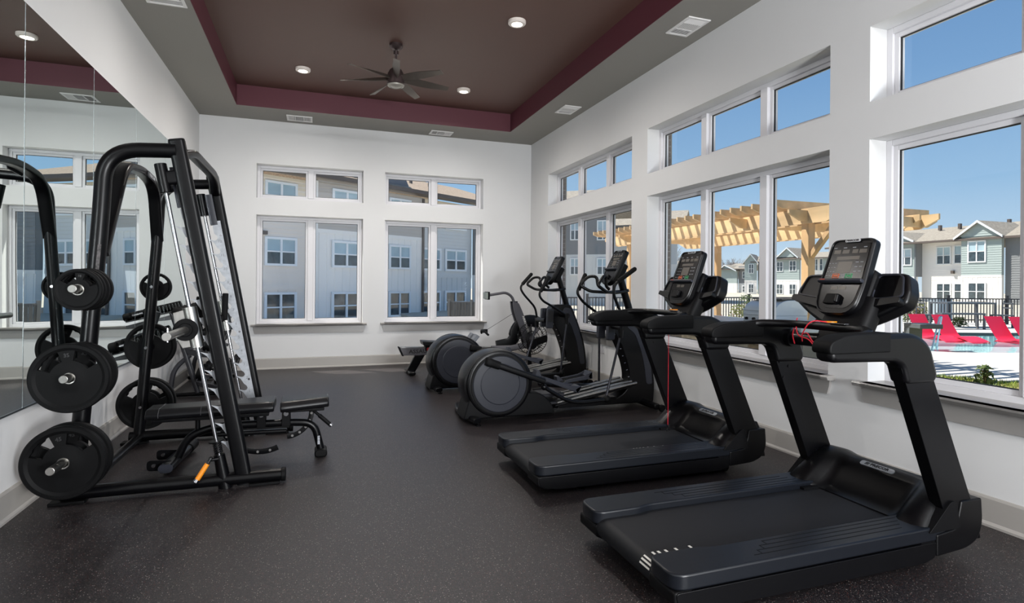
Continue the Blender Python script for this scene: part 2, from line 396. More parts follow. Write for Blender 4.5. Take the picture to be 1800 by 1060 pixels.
# ------- mirrors on the left wall
ms = [(3.24, 4.388), (4.395, 5.565), (5.572, 6.742), (6.749, 7.922), (7.929, 9.10), (2.06, 3.233)]
for i, (a, b) in enumerate(ms):
    lab = ['frameless mirror panel behind the near side of the smith machine', 'frameless mirror panel in the middle of the smith machine', 'frameless mirror panel behind the far side of the smith machine', 'frameless mirror panel behind the near end of the dumbbell rack', 'farthest mirror panel, behind the far end of the dumbbell rack', 'nearest mirror panel, at the left edge of the photo'][i]
    t = thing('wall_mirror', lab, 'mirror', (XL, (a+b)/2, .63), 'mirror panels on the left wall')
    obj('mirror_glass', MB().box(XL+.004, XL+.012, a, b, .638, 3.195), MIRROR, t, flat=True)
    obj('mirror_edge', MB().box(XL+.001, XL+.0125, a-.003, a+.0015, .638, 3.195).box(XL+.001, XL+.0125, b-.0015, b+.003, .638, 3.195), M('mirror_edge_metal', (190, 200, 202), .25, .8), t)
    obj('bottom_channel', MB().box(XL+.001, XL+.017, a, b, .628, .640), M('channel', (90, 96, 100), .3, .8), t)
# ------- outlets
OUT = M('outlet_white', (226, 226, 228), .4)
t = thing('wall_outlet', 'white wall outlet under the mirror, behind the stacked plates', 'outlet', (XL, 6.0, .5))
obj('cover_plate', MB().box(XL, XL+.006, 5.96, 6.05, .43, .57), OUT, t, bev=.003)
for z in (.475, .525): obj('socket', MB().box(XL+.006, XL+.009, 5.985, 6.025, z-.016, z+.016), M('outlet_face', (205, 205, 208), .4), t, bev=.002)
t = thing('wall_outlet', 'white double outlet plate low on the right wall, between the ellipticals', 'outlet', (XR, 7.26, .52))
obj('cover_plate', MB().box(XR-.006, XR, 7.17, 7.35, .455, .59), OUT, t, bev=.003)
for y in (7.215, 7.305): obj('socket', MB().box(XR-.009, XR-.006, y-.025, y+.025, .475, .57), M('outlet_face', (205, 205, 208), .4), t, bev=.002)
# ------- ceiling vents
def vent(x0, x1, y0, y1, along, label):
    t = thing('ceiling_vent', label, 'vent', ((x0+x1)/2, (y0+y1)/2, ZC), 'vents in the grey ceiling border')
    wm = M('vent_white', (228, 226, 224), .45); f = .03
    mb = MB().box(x0, x1, y0, y0+f, ZC-.012, ZC).box(x0, x1, y1-f, y1, ZC-.012, ZC).box(x0, x0+f, y0+f, y1-f, ZC-.012, ZC).box(x1-f, x1, y0+f, y1-f, ZC-.012, ZC)
    for i in (1, 2):
        if along == 'y': c = y0+(y1-y0)*i/3; mb.box(x0+f, x1-f, c-.008, c+.008, ZC-.010, ZC)
        else: c = x0+(x1-x0)*i/3; mb.box(c-.008, c+.008, y0+f, y1-f, ZC-.010, ZC)
    obj('frame', mb, wm, t, bev=.003)
    obj('duct_opening', MB().box(x0+f, x1-f, y0+f, y1-f, ZC-.0015, ZC-.0005), M('vent_dark', (38, 37, 36), .8), t, flat=True)
    for b in range(3):
        mb = MB()
        if along == 'y': q0 = y0+(y1-y0)*b/3+.012; q1 = y0+(y1-y0)*(b+1)/3-.012
        else: q0 = x0+(x1-x0)*b/3+.012; q1 = x0+(x1-x0)*(b+1)/3-.012
        q0 = max(q0, (y0 if along == 'y' else x0)+f); q1 = min(q1, (y1 if along == 'y' else x1)-f)
        r0, r1 = (x0+f, x1-f) if along == 'y' else (y0+f, y1-f)
        n = 9
        for i in range(n):
            if b == 1:   # slats along the long direction
                c = r0+(r1-r0)*(i+.5)/n; T = Matrix.Rotation(R(35), 4, 'Y' if along == 'y' else 'X')
                T = (Matrix.Translation((c, (q0+q1)/2, ZC-.006)) @ T) if along == 'y' else (Matrix.Translation(((q0+q1)/2, c, ZC-.006)) @ T)
                L = (q1-q0)/2
                if along == 'y': mb.box(-.006, .006, -L, L, -.001, .001, T)
                else: mb.box(-L, L, -.006, .006, -.001, .001, T)
            else:
                k = 6
                if i >= k: continue
                c = q0+(q1-q0)*(i+.5)/k; L = (r1-r0)/2
                if along == 'y':
                    T = Matrix.Translation(((r0+r1)/2, c, ZC-.006)) @ Matrix.Rotation(R(35 if b else -35), 4, 'X'); mb.box(-L, L, -.007, .007, -.001, .001, T)
                else:
                    T = Matrix.Translation((c, (r0+r1)/2, ZC-.006)) @ Matrix.Rotation(R(35 if b else -35), 4, 'Y'); mb.box(-.007, .007, -L, L, -.001, .001, T)
        obj('louver', mb, wm, t, kind='stuff')
vent(3.44, 3.70, 4.69, 5.09, 'y', 'white ceiling vent nearest the camera, above the right wall')
vent(3.46, 3.73, 7.65, 8.04, 'y', 'small white ceiling vent on the right, toward the far corner')
vent(-.45, -.06, 9.64, 9.95, 'x', 'white ceiling vent above the left far window')
vent(1.88, 2.27, 9.72, 9.99, 'x', 'white ceiling vent above the right far window')
vent(-1.52, -1.18, 5.82, 6.2, 'y', 'white ceiling vent over the left wall above the smith machine')
# ------- round ceiling lights
LEDM = M('led_disc', (255, 244, 228), .5, emit=((255, 236, 210), 9))
for x, y, lab in ((-.18, 8.36, 'round white ceiling light left of the fan'), (2.12, 6.01, 'round white ceiling light nearest, right of the fan'), (2.115, 8.41, 'round white ceiling light beyond the fan, on its right'), (-.18, 6.0, 'round white ceiling light near left, seen in the mirror')):
    t = thing('ceiling_light', lab, 'ceiling light', (x, y, ZT), 'round lights in the brown ceiling tray')
    obj('trim_ring', MB().ringlathe([(.062, -.042), (.09, -.04), (.1, -.03), (.1, -.002), (.062, -.002)], (x, y, ZT), n=32), M('light_trim', (236, 226, 218), .4), t)
    obj('diffuser', MB().lathe([(.001, -.041), (.063, -.041), (.063, -.03), (.001, -.03)], (x, y, ZT), n=32), LEDM, t)
    ld = bpy.data.lights.new('downlight', 'SPOT'); ld.spot_size = R(160); ld.spot_blend = 1; ld.shadow_soft_size = 0; ld.energy = 170; ld.color = (1, .95, .90)
    lo = bpy.data.objects.new('downlight', ld); COL.objects.link(lo); lo.location = (x, y, ZT-.05)
# ------- ceiling fan
FX, FY = .925, 7.115
BRZ = M('fan_bronze', (88, 76, 76), .38, .75); BRZB = M('fan_blade_bronze', (104, 96, 90), .42, .6)
t = thing('ceiling_fan', 'dark bronze ceiling fan with seven thin twisted blades', 'fan', (FX, FY, ZT))
obj('canopy', MB().lathe([(.001, 0), (.08, 0), (.082, -.03), (.06, -.055), (.03, -.068), (.001, -.07)], (FX, FY, ZT)), BRZ, t)
obj('downrod', MB().cyl((FX, FY, ZT-.06), (FX, FY, 4.04), .014, n=14).lathe([(.001, .05), (.03, .045), (.03, 0), (.001, 0)], (FX, FY, 4.26)), BRZ, t)
obj('motor_housing', MB().lathe([(.001, .13), (.035, .128), (.075, .10), (.1, .05), (.105, -.02), (.11, -.07), (.098, -.085), (.001, -.088)], (FX, FY, 3.97), n=36), BRZ, t)
obj('bottom_cap', MB().lathe([(.001, -.118), (.05, -.112), (.062, -.105), (.07, -.112), (.098, -.10), (.104, -.085), (.001, -.08)], (FX, FY, 3.97), n=36), M('fan_cap', (150, 146, 138), .4, .3), t)
for i in range(7):
    a = R(-97.4 + 360/7*i); mb = MB(); rs = []
    for k in range(11):
        s = k/10; rr = .085+.595*s; wd = .062+.030*math.sin(math.pi*min(1, s*1.15))-.004*s; tw = R(50-34*s); zz = 3.965-.02*s
        c = Vector((math.cos(a)*rr, math.sin(a)*rr, 0)); tan = Vector((-math.sin(a), math.cos(a), 0))
        d = tan*math.cos(tw) - Vector((0, 0, 1))*math.sin(tw); nn = d.cross(Vector((math.cos(a), math.sin(a), 0)))
        o = Vector((FX, FY, zz)) + c
        sk = .02*s
        rs.append([o-d*wd*.5+nn*.004, o+d*(wd*.5+sk)+nn*.004, o+d*(wd*.5+sk)-nn*.004, o-d*wd*.5-nn*.004])
    mb.rings(rs); obj('blade', mb, BRZB, t)
# ================================================================== CARDIO MACHINES
def console(root, O, tilt, w, h, kind):
    """control panel facing -X, leaning back by tilt; built in its own plane (a right, b up, c towards the user)"""
    s, c = math.sin(tilt), math.cos(tilt)
    T = Matrix(((0, s, -c, O[0]), (-1, 0, 0, O[1]), (0, c, s, O[2]), (0, 0, 0, 1)))
    def slab(poly, c0, c1): return MB().prism(poly, 'z', c0, c1, T)
    k = w/.34; hh = h/2
    out = fil2([(-w*.47, hh), (w*.47, hh), (w*.5, -hh*.2), (w*.44, -hh), (-w*.44, -hh), (-w*.5, -hh*.2)], [.05*k, .05*k, .05, .15*k, .15*k, .05], 6)
    ho = obj('console_housing', slab(out, -.055, 0), PLAST, root, bev=.012, seg=3)
    def scl(f, df=0): return [(a*f, b*(f+df)) for a, b in out]
    rim = MB(); rim.rings([[T @ Vector((a, b, 0)) for a, b in scl(.99)], [T @ Vector((a, b, .008)) for a, b in scl(.97)], [T @ Vector((a, b, .008)) for a, b in scl(.93, .015)], [T @ Vector((a, b, .001)) for a, b in scl(.92, .015)]], cap=False)
    obj('bezel', rim, PLAST, ho)
    obj('display_panel', slab([(-w*.40, hh*.86), (w*.40, hh*.86), (w*.415, -hh*.10), (-w*.415, -hh*.10)], .0005, .0025), SCREEN, root)
    obj('lower_panel', slab(fil2([(-w*.42, -hh*.20), (w*.42, -hh*.20), (w*.36, -hh*.84), (-w*.36, -hh*.84)], [.005, .005, .09*k, .09*k], 5), .0005, .002), SCREEN, root)
    led = MB()
    for a0, a1, b0, b1 in ((-.36, -.21, .60, .70), (-.17, -.02, .60, .70), (.05, .17, .60, .70), (.20, .36, .60, .70), (-.26, .24, .43, .52), (-.19, .12, .08, .38)):
        led.prism([(a0*w, b0*hh), (a1*w, b0*hh), (a1*w, b1*hh), (a0*w, b1*hh)], 'z', .0025, .0035, T)
    obj('readout', led, LCD, root)
    keys = MB()
    for r_ in range(4):
        for q in range(3):
            a = (-.38+q*.065)*w; b = (.34-.11*r_)*hh; keys.prism([(a-.006*k, b-.002*k), (a+.006*k, b-.002*k), (a+.006*k, b+.002*k), (a-.006*k, b+.002*k)], 'z', .0025, .0032, T)
    for r_ in range(3):
        for q in range(2):
            a = (.22+q*.10)*w; b = (.36-.12*r_)*hh; keys.prism([(a-.011*k, b-.003*k), (a+.011*k, b-.003*k), (a+.011*k, b+.003*k), (a-.011*k, b+.003*k)], 'z', .0025, .0032, T)
    for a, b in ((-.08, -.02), (-.03, .02), (.0, .02), (.05, -.04)):
        keys.prism([(a*w-.006*k, b*hh-.003), (a*w+.006*k, b*hh-.003), (a*w+.006*k, b*hh+.003), (a*w-.006*k, b*hh+.003)], 'z', .0025, .0032, T)
    for a in (-.36, -.14, .06, .30): keys.prism([(a*w-.010*k, .745*hh), (a*w+.014*k, .745*hh), (a*w+.014*k, .765*hh), (a*w-.010*k, .765*hh)], 'z', .0025, .0032, T)
    obj('keypad', keys, M('key_print', (150, 152, 158), .5), root, kind='stuff')
    def frame(a, b, wd, ht, t): return [(a-wd, b-ht), (a+wd, b-ht), (a+wd, b+ht), (a-wd, b+ht)]
    if kind == 'treadmill':
        for a, col, nm in ((-.17, M('stop_key_orange', (205, 92, 40), .5), 'stop_key'), (.12, M('start_key_green', (40, 150, 92), .5), 'start_key')):
            mb = MB()
            for d0, d1, e0, e1 in ((-.02, .02, .011, .014), (-.02, .02, -.014, -.011), (-.022, -.018, -.014, .014), (.018, .022, -.014, .014), (-.012, .012, -.005, .005)):
                mb.prism([(a*w+d0, .0*hh+e0), (a*w+d1, .0*hh+e0), (a*w+d1, .0*hh+e1), (a*w+d0, .0*hh+e1)], 'z', .0025, .004, T)
            obj(nm, mb, col, root, label='orange stop key' if 'stop' in nm else 'green start key')
    lg = MB().rings([[T @ Vector((a, b, cc)) for b, cc in ((-hh*.19, 0), (-hh*.12, 0), (-hh*.10, .028), (-hh*.16, .034), (-hh*.20, .022))] for a in (-w*.485, w*.485)])
    obj('reading_ledge', lg, PLASTG, root, bev=.004)
    if kind == 'treadmill':
        obj('ledge_print', MB().prism([(-w*.42, -hh*.145), (-w*.31, -hh*.145), (-w*.31, -hh*.125), (-w*.42, -hh*.125)], 'z', .033, .0345, T), M('print_red', (180, 62, 40), .5), lgp := root)
        mb = MB()
        for a in (-.12, .06): mb.prism([(a*w-.022, -hh*.36), (a*w+.022, -hh*.36), (a*w+.022, -hh*.27), (a*w-.022, -hh*.27)], 'z', .002, .003, T)
        obj('readout', mb, LCD, root)
    # mouse-like paddle in the lower panel
    pd = MB().prism(fil2([(-w*.26, -hh*.74), (w*.05, -hh*.74), (w*.07, -hh*.48), (-w*.22, -hh*.48)], .012), 'z', .002, .016, T)
    obj('phone_rest', pd, PLASTD, root, bev=.004)
    obj('knob', MB().prism(fil2([(w*.02, -hh*.72), (w*.09, -hh*.72), (w*.09, -hh*.50), (w*.02, -hh*.50)], .01), 'z', .002, .03, T), PLAST, root, bev=.006)
    bd = obj('badge', MB().prism(fil2([(-w*.16, hh*.895), (w*.17, hh*.895), (w*.17, hh*.97), (-w*.16, hh*.97)], .009), 'z', .006, .0095, T), BADGE, root, label='silver badge')
    tx = text('lettering', 'PRECOR', .018*k, INK, bd, T @ Vector((0, hh*.932, .0105)), (0, -1, 0), (s, 0, c), .001, .0006, width=w*.28)
    return T

def treadmill(X0, Y0, label, marks, cord):
    t = thing('treadmill', label, 'treadmill', (0, 0, 0), 'black treadmills along the window wall')
    for sg, nm in ((-1, 'near'), (1, 'far')):
        yo, yi = sg*.455, sg*.285
        # lower side beam
        mb = MB(); pl = fil2([(-.02, .085), (.10, .055), (1.45, .05), (1.52, .07), (1.55, .145), (-.035, .148)], [.02, .05, .02, .02, .01, .02], 3)
        mb.prism(pl, 'y', yi, yo); obj('side_beam', mb, PLAST, t, bev=.012, seg=3)
        # foot rail cover with wide rounded tail
        top = fil2([(-.045, yo), (-.045, sg*.245), (.22, sg*.245), (.30, sg*.268), (1.50, sg*.268), (1.56, sg*.33), (1.60, yo)], [.075, .06, .03, .03, .01, .02, .02], 5)
        mb = MB().prism(top, 'z', .152, .222); cv = obj('foot_rail', mb, M('foot_rail_plastic', (15, 18, 24), .38, spec=.35, bump=(500, .05, .001)), t, bev=.016, seg=3)
        gv = MB()
        for i in range(4):
            y = sg*(.30+.034*i); gv.box(.42+.045*(3-i), 1.44-.03*i, y-.0022, y+.0022, .2212, .2230)
            if i < 3: gv.box(.42+.045*(3-i), .42+.045*(3-i)+.004, min(y, y+sg*.034), max(y, y+sg*.034), .2212, .2230)
        obj('grip_line', gv, PLASTD, cv)
        # tail end cap below the cover
        mb = MB().prism(fil2([(-.04, .15), (-.04, .09), (.02, .06), (.06, .06), (.06, .15)], .015, 3), 'y', sg*.255, sg*.45); obj('tail_cap', mb, PLASTD, t, bev=.006)
    # belt
    pb = [(.02+.055*math.cos(a)-.0, .13+.055*math.sin(a)) for a in [R(90+i*18) for i in range(11)]]
    belt = obj('running_belt', MB().prism([(1.56, .185)]+pb+[(1.56, .075)], 'y', -.262, .262), BELT, t, ang=60)
    us = marks
    mk = MB()
    for u in us:
        if u < .03:
            a0 = R(90+ (0.03-u)/.055*57); rr = .0565
            P = lambda a: (.02+rr*math.cos(a), .13+rr*math.sin(a))
            p, q = P(a0), P(a0+R(9)); mk.rings([[(p[0], y, p[1]), (q[0], y, q[1]), (q[0]+.002, y, q[1]-.001), (p[0]+.002, y, p[1]-.002)] for y in (-.245, -.165)])
        else: mk.rings([[(u, y, .1865), (u+.012, y, .1865), (u+.012, y, .184), (u, y, .184)] for y in (-.245, -.165)])
    obj('belt_mark', mk, WHITEP, belt, kind='stuff', label='row of pale speed marks')
    obj('deck', MB().box(.06, 1.55, -.27, .27, .10, .165).box(1.38, 1.80, -.33, -.235, .12, .2).box(1.38, 1.80, .235, .33, .12, .2), PLASTD, t)
    # motor hood: height field lofted across the width
    rs = []; N = 28
    for j in range(N+1):
        v = -.452+.904*j/N; av = abs(v); side = min(1, max(0, (av-.22)/.10)); side = side*side*(3-2*side); edge = min(1, max(0, (av-.38)/.072))
        pts = []
        u0 = 1.50-.10*side+.02*edge; base = .205
        for i in range(13):
            s = i/12; u = u0+(1.84-u0)*s
            hm = .185*(math.sin(min(1, s*1.25)*math.pi/2)**1.6) if side < .5 else .185*(math.sin(min(1, s*1.25)*math.pi/2)**.9)
            hm_mid = .185*(math.sin(min(1, s*1.25)*math.pi/2)**1.9); hm_side = .205*(math.sin(min(1, s*1.2)*math.pi/2)**.95)
            hm = hm_mid*(1-side)+hm_side*side
            hm *= (1-.75*edge**2)
            if s > .8: hm -= (s-.8)*.12
            pts.append((u, v, base-.012+hm))
        pts += [(1.86, v, .12), (u0, v, .12)]
        rs.append(pts)
    hood = obj('motor_cover', MB().rings(rs), PLAST, t, ang=50)
    bp = fil2([(-.105, -.017), (.105, -.017), (.105, .017), (-.105, .017)], .017, 5)
    BT = Matrix(((0, .86, -.5, 1.665), (-1, 0, 0, -.02), (0, .5, .86, .378), (0, 0, 0, 1)))
    bd = obj('badge', MB().prism(bp, 'z', 0, .006, BT), BADGE, hood, label='silver badge')
    text('lettering', '/// PRECOR', .028, INK, t, BT @ Vector((0, 0, .0075)), (0, -1, 0), (.86, 0, .5), .001, .0008, width=.15)
    obj('cover_seam', MB().box(1.86, 1.90, -.40, .40, .10, .30), PLASTD, t, bev=.01)
    # uprights, castings, handles
    for sg in (-1, 1):
        y0, y1 = sg*.385, sg*.452
        obj('upright', MB().prism(fil2([(1.60, .25), (1.845, .20), (1.455, 1.08), (1.255, 1.08)], [.01, .02, .01, .01]), 'y', y0, y1), PCOAT, t, bev=.014, seg=2)
        cst = fil2([(1.52, .075), (1.74, .085), (1.83, .12), (1.865, .2), (1.855, .335), (1.70, .335), (1.665, .20), (1.52, .185)], [.01, .08, .1, .06, .01, .01, .03, .01], 4)
        obj('lower_casting', MB().prism(cst, 'y', sg*.378, sg*.462), PLAST, t, bev=.016, seg=3)
        gus = fil2([(1.46, .20), (1.62, .345), (1.66, .34), (1.69, .20)], [.01, .05, .02, .01], 3)
        obj('gusset_cover', MB().prism(gus, 'y', sg*.40, sg*.465), PLASTD, t, bev=.01)
        arm = fil2([(.80, 1.085), (.80, 1.17), (.90, 1.205), (1.36, 1.215), (1.465, 1.16), (1.52, 1.0), (1.50, .96), (1.30, .96), (1.27, 1.05), (1.22, 1.075)], [.04, .04, .05, .1, .1, .02, .02, .02, .05, .03], 5)
        obj('handrail', MB().prism(arm, 'y', sg*.365, sg*.465), PLAST, t, bev=.026, seg=3)
        grip = fil2([(.785, 1.125), (.79, 1.18), (.89, 1.215), (1.18, 1.222), (1.18, 1.125)], [.03, .04, .05, .01, .01], 4)
        obj('grip_pad', MB().prism(grip, 'y', sg*.361, sg*.469), RUBBER, t, bev=.024, seg=3)
        for (u, z) in ((1.40, .93), (1.33, .96), (1.36, .86), (1.63, .37)):
            yy = sg*.383 if True else 0
            obj('bolt', MB().cyl((u, sg*.386, z), (u, sg*.380, z), .009, n=10), PLAST, t)
    obj('crossbar', MB().tube([(1.39, -.40, 1.115), (1.39, .40, 1.115)], .040, 18).cyl((1.39, .37, 1.115), (1.39, .33, 1.115), .056).cyl((1.39, -.37, 1.115), (1.39, -.33, 1.115), .056), PCOAT, t)
    hb = fillet([(1.02, .405, 1.19), (1.14, .385, 1.212), (1.27, .25, 1.215), (1.27, -.25, 1.215), (1.14, -.385, 1.212), (1.02, -.405, 1.19)], .12, 6)
    obj('heart_rate_bar', MB().tube(hb, .023, 14), PLAST, t)
    obj('sensor_plate', MB().box(1.25, 1.28, -.15, -.05, 1.236, 1.2405), CHROME, t, bev=.001)
    # console neck, wings, panel
    obj('console_neck', MB().sweep([(1.40, 0, 1.10), (1.45, 0, 1.22), (1.53, 0, 1.36)], rrect(.30, .12, .04, 3), up=(1, 0, 0)), PLASTD, t)
    W = Matrix.Translation((1.53, .085, 1.33)) @ Matrix.Rotation(R(24), 4, 'Y')
    body = fil2([(-.10, -.135), (.10, -.135), (.25, -.06), (.372, .02), (.376, .09), (.335, .20), (.27, .205), (.16, .205), (.13, .02), (-.13, .02), (-.16, .205), (-.27, .205), (-.335, .20), (-.376, .09), (-.372, .02), (-.25, -.06)],
                [.04, .04, .05, .02, .02, .05, .02, .02, .04, .04, .02, .02, .05, .02, .02, .05], 3)
    obj('tray_body', MB().prism(body, 'x', -.02, .075, W), PLAST, t, bev=.018, seg=3)
    for sg in (-1, 1):
        p = fil2([(sg*.17, .03), (sg*.355, .055), (sg*.32, .19), (sg*.17, .19)], .03, 4)
        ring = MB(); q = [(a*.92+sg*.245*.08, b*.9+.012) for a, b in p]
        ring.rings([[W @ Vector((-.022, a, b)) for a, b in p], [W @ Vector((-.030, a, b)) for a, b in p], [W @ Vector((-.030, a, b)) for a, b in q], [W @ Vector((-.015, a, b)) for a, b in q]], cap=False)
        obj('cup_holder', ring, PLASTG, t)
        pk = fil2([(sg*.12, -.045), (sg*.365, .008), (sg*.36, .045), (sg*.13, .015)], .012, 3)
        obj('tray_lip', MB().prism(pk, 'x', -.058, -.01, W), PLAST, t, bev=.01, seg=2)
    obj('console_back', MB().prism(fil2([(-.13, -.20), (.13, -.20), (.14, .1), (-.14, .1)], .05, 4), 'x', .0, .12, Matrix.Translation((1.52, .045, 1.46)) @ Matrix.Rotation(R(24), 4, 'Y')), PLASTD, t, bev=.02)
    console(t, (1.465, .045, 1.505), R(21), .30, .48, 'treadmill')
    obj('lanyard_tag', MB().lathe([(.001, 0), (.035, 0), (.035, .006), (.001, .006)], (1.36, .04, 1.235), n=20), ORANGE, t, label='orange safety key disc')
    RC = M('red_cord', (206, 24, 48), .6)
    if cord == 'hang':
        y = .05; u = 1.32
        obj('safety_cord', MB().tube(fillet([(1.36, .03, 1.235), (1.325, .045, 1.22), (u, y, 1.12), (u, y, .28)], .02, 4), .0022, 6), RC, t, label='red safety cord')
        obj('cord_clip', MB().cyl((u-.012, y, .29), (u+.012, y-.01, .24), .006, n=8).cyl((u+.02, y, .285), (u-.02, y-.012, .235), .005, n=8), PLASTD, t)
    else:
        pts = [(1.30, .22, 1.25), (1.24, .20, 1.15), (1.23, .17, 1.10)]
        mb = MB().tube(fillet(pts, .03, 4), .0035, 6)
        mb.tube(fillet([(1.34, .03, 1.235), (1.24, .07, 1.25), (1.22, .11, 1.16), (1.235, .12, 1.12)], .06, 5), .0035, 6)
        mb.tube(fillet([(1.235, .12, 1.16), (1.21, .06, 1.18), (1.20, .02, 1.13), (1.23, -.02, 1.09)], .05, 5), .0035, 6)
        mb.tube(fillet([(1.24, .17, 1.20), (1.21, .13, 1.15), (1.22, .06, 1.14), (1.23, .03, 1.10)], .04, 5), .0035, 6)
        obj('safety_cord', mb, RC, t, label='red safety cord in loops')
        obj('cord_clip', MB().cyl((1.335, .18, 1.155), (1.335, .10, 1.158), .008, n=8), PLASTD, t)
    obj('lift_foot', MB().box(1.10, 1.55, -.36, .36, .02, .07).cyl((1.56, -.37, .035), (1.56, .37, .035), .035, n=16), PLASTD, t, bev=.01)
    for sg in (-1, 1): obj('levelling_foot', MB().lathe([(.03, 0), (.03, .012), (.012, .018), (.012, .09), (.001, .09)], (.32, sg*.36, 0), n=14), PLASTD, t)
    t.location = (X0, Y0, 0)
    return t
treadmill(1.475, 2.475, 'nearest black treadmill, in the right foreground, with looped red cord at its console', [-.03, -.012, .005, .03, .06, .10, .155, .235], 'loop')
treadmill(1.455, 3.975, 'second black treadmill, between the nearest one and the ellipticals, red cord hanging straight down', [.86, .885, .915, .945, .985, 1.04, 1.12], 'hang')

def elliptical(dx, dy, label, phase):
    t = thing('elliptical_trainer', label, 'elliptical', (0, 0, 0), 'black elliptical trainers in front of the right wall')
    Yc = 5.93; yn, yf = 5.60, 6.26
    cx, cz = 1.82, .40
    prof = [(-.33, .315), (-.328, .33), (-.315, .343), (-.27, .352), (-.255, .372), (-.16, .384), (0, .386), (.16, .384), (.255, .372), (.27, .352), (.315, .343), (.328, .33), (.33, .315)]
    Yd = 5.785; prof = [(y*.54, r) for y, r in prof]
    rs = []
    for y, r in prof:
        ring = []
        for k in range(48):
            a = 2*math.pi*k/48; x = cx+r*math.cos(a); z = cz+r*math.sin(a)*(.35/.39 if r > .345 and math.sin(a) > 0 else 1)
            if z < .05: z = .05
            ring.append((x, Yd+y, z))
        rs.append(ring)
    obj('drive_housing', MB().rings(rs), PLAST, t, ang=40)
    sk = fil2([(1.44, .045), (2.45, .045), (2.43, .14), (2.30, .28), (1.9, .3), (1.50, .25)], [.02, .03, .08, .1, .05, .05], 4)
    obj('base_skirt', MB().prism(sk, 'y', yn+.03, 5.95), PLASTD, t, bev=.02)
    for s, yy in ((1, yn), (-1, 5.97)):
        obj('side_disc', MB().lathe([(.001, -.006), (.205, -.006), (.215, -.001), (.285, .001), (.292, .006), (.292, .03), (.001, .03)], (cx, yy-s*.012, cz), (0, s, 0), 56), PLASTG, t, ang=12)
        obj('disc_gap', MB().ringlathe([(.292, .004), (.312, .004), (.312, .02), (.292, .02)], (cx, yy-s*.012, cz), (0, s, 0), 56), PLASTD, t)
    # rear strap highlights
    cr, pd, ln, ar = phase
    # crank arm outer (near side)
    def crank(side, y, p0, p1):
        mb = MB().rtube([(p0[0], y, p0[1]), (p1[0], y, p1[1])], .045, .062, up=(0, 0, 1)); o = obj('crank_arm', mb, PLAST, t, bev=.006)
        d = Vector((p1[0]-p0[0], 0, p1[1]-p0[1])).normalized(); P = Vector((p0[0], y, p0[1]))
        kb = MB().sweep([tuple(P-d*.045), tuple(P-d*.02), tuple(P+d*.03), tuple(P+d*.10)], lambda u: rrect(.05+.03*math.sin(min(1, u*1.6+.25)*math.pi/1.3), .06+.035*math.sin(min(1, u*1.6+.25)*math.pi/1.3), .028, 4))
        obj('crank_boot', kb, RUBBER, t)
    crank('n', yn-.05, *cr[0]); crank('f', 6.03, *cr[1])
    def pedal(y, a, b):
        A = Vector((a[0], y, a[1])); B = Vector((b[0], y, b[1])); d = (B-A); L = d.length; d.normalize(); n = Vector((-d.z, 0, d.x))
        T = Matrix(((d.x, 0, n.x, A.x), (0, 1, 0, y), (d.z, 0, n.z, A.z), (0, 0, 0, 1)))
        mb = MB()
        pl = fil2([(0, -.085), (L, -.085), (L, .085), (0, .085)], .03, 3)
        mb.prism(pl, 'z', -.03, 0, T)
        p = obj('foot_pedal', mb, PLAST, t, bev=.006)
        rim = MB().prism([(-.01, -.03), (L*.2, .01), (L*.75, .018), (L, .05), (L+.015, .045), (L, -.03)], 'y', -.09, -.075, Matrix.Translation((0, 0, 0)) @ T).prism([(-.01, -.03), (L*.2, .01), (L*.75, .018), (L, .05), (L+.015, .045), (L, -.03)], 'y', .075, .09, T)
        rim.prism([(L-.02, -.03), (L-.05, .0), (L, .055), (L+.015, .05), (L+.01, -.03)], 'y', -.09, .09, T)
        rim.prism([(0, -.02), (.05, .0), (.0, .06), (-.03, .055), (-.03, -.02)], 'y', -.05, .05, T)
        obj('pedal_rim', rim, PLASTG, p, bev=.006)
        gr = MB()
        for i in range(10): gr.box(.08+i*(L-.16)/10, .095+i*(L-.16)/10, -.06, .06, 0, .003, T)
        obj('tread_rib', gr, RUBBER, p)
    pedal(yn+.12, *pd[0]); pedal(yf-.10, *pd[1])
    for (y, pts) in ((yn-.045, ln[0]), (yf+.045, ln[1])):
        obj('lower_link', MB().tube(fillet([(x, y, z) for x, z in pts], .25, 8), .021, 12).ball((pts[0][0], y, pts[0][1]), .034), PLAST, t)
        obj('ball_joint', MB().ball((pts[-1][0], y, pts[-1][1]+.005), .042, 14), RUBBER, t)
    for (y, a) in ((yn+.01, ar[0]), (yf-.01, ar[1])):
        foot, piv, pts, gi = a
        obj('link_rod', MB().tube([(foot[0], y-.02, foot[1]), (piv[0], y, piv[1]-.08)], .014, 12), M('satin_black_rod', (48, 48, 54), .25, .6), t)
        obj('arm_socket', MB().tube([(piv[0], y, piv[1]-.12), (piv[0], y, piv[1]+.02)], (.024, .034), 14).cyl((piv[0], y-.03, piv[1]), (piv[0], Yc+(.03 if y < Yc else -.03), piv[1]+.01), .035, n=18), PLAST, t)
        pa = fillet([(x, y+dy_, z) for x, dy_, z in pts], .07, 6)
        obj('moving_arm', MB().tube(pa, .0165, 12), PCOAT, t)
        g0, g1 = gi; obj('arm_grip', MB().tube([g0, tuple((Vector(g0)+Vector(g1))/2), g1], .026, 14).ball(g1, .026), RUBBER, t)
    # frame beam, ramp rails
    obj('base_beam', MB().rtube([(2.2, Yc, .085), (3.35, Yc, .085)], .16, .09), PCOAT, t, bev=.008)
    obj('beam_cover', MB().prism(fil2([(2.55, .06), (3.3, .06), (3.3, .145), (2.62, .145)], .02), 'y', Yc-.14, Yc-.06), PLAST, t, bev=.01)
    for y in (Yc-.19, Yc-.08, Yc+.07, Yc+.18):
        obj('ramp_rail', MB().rtube([(2.52, y, .135), (3.52, y, .305)], .05, .03), STEEL, t)
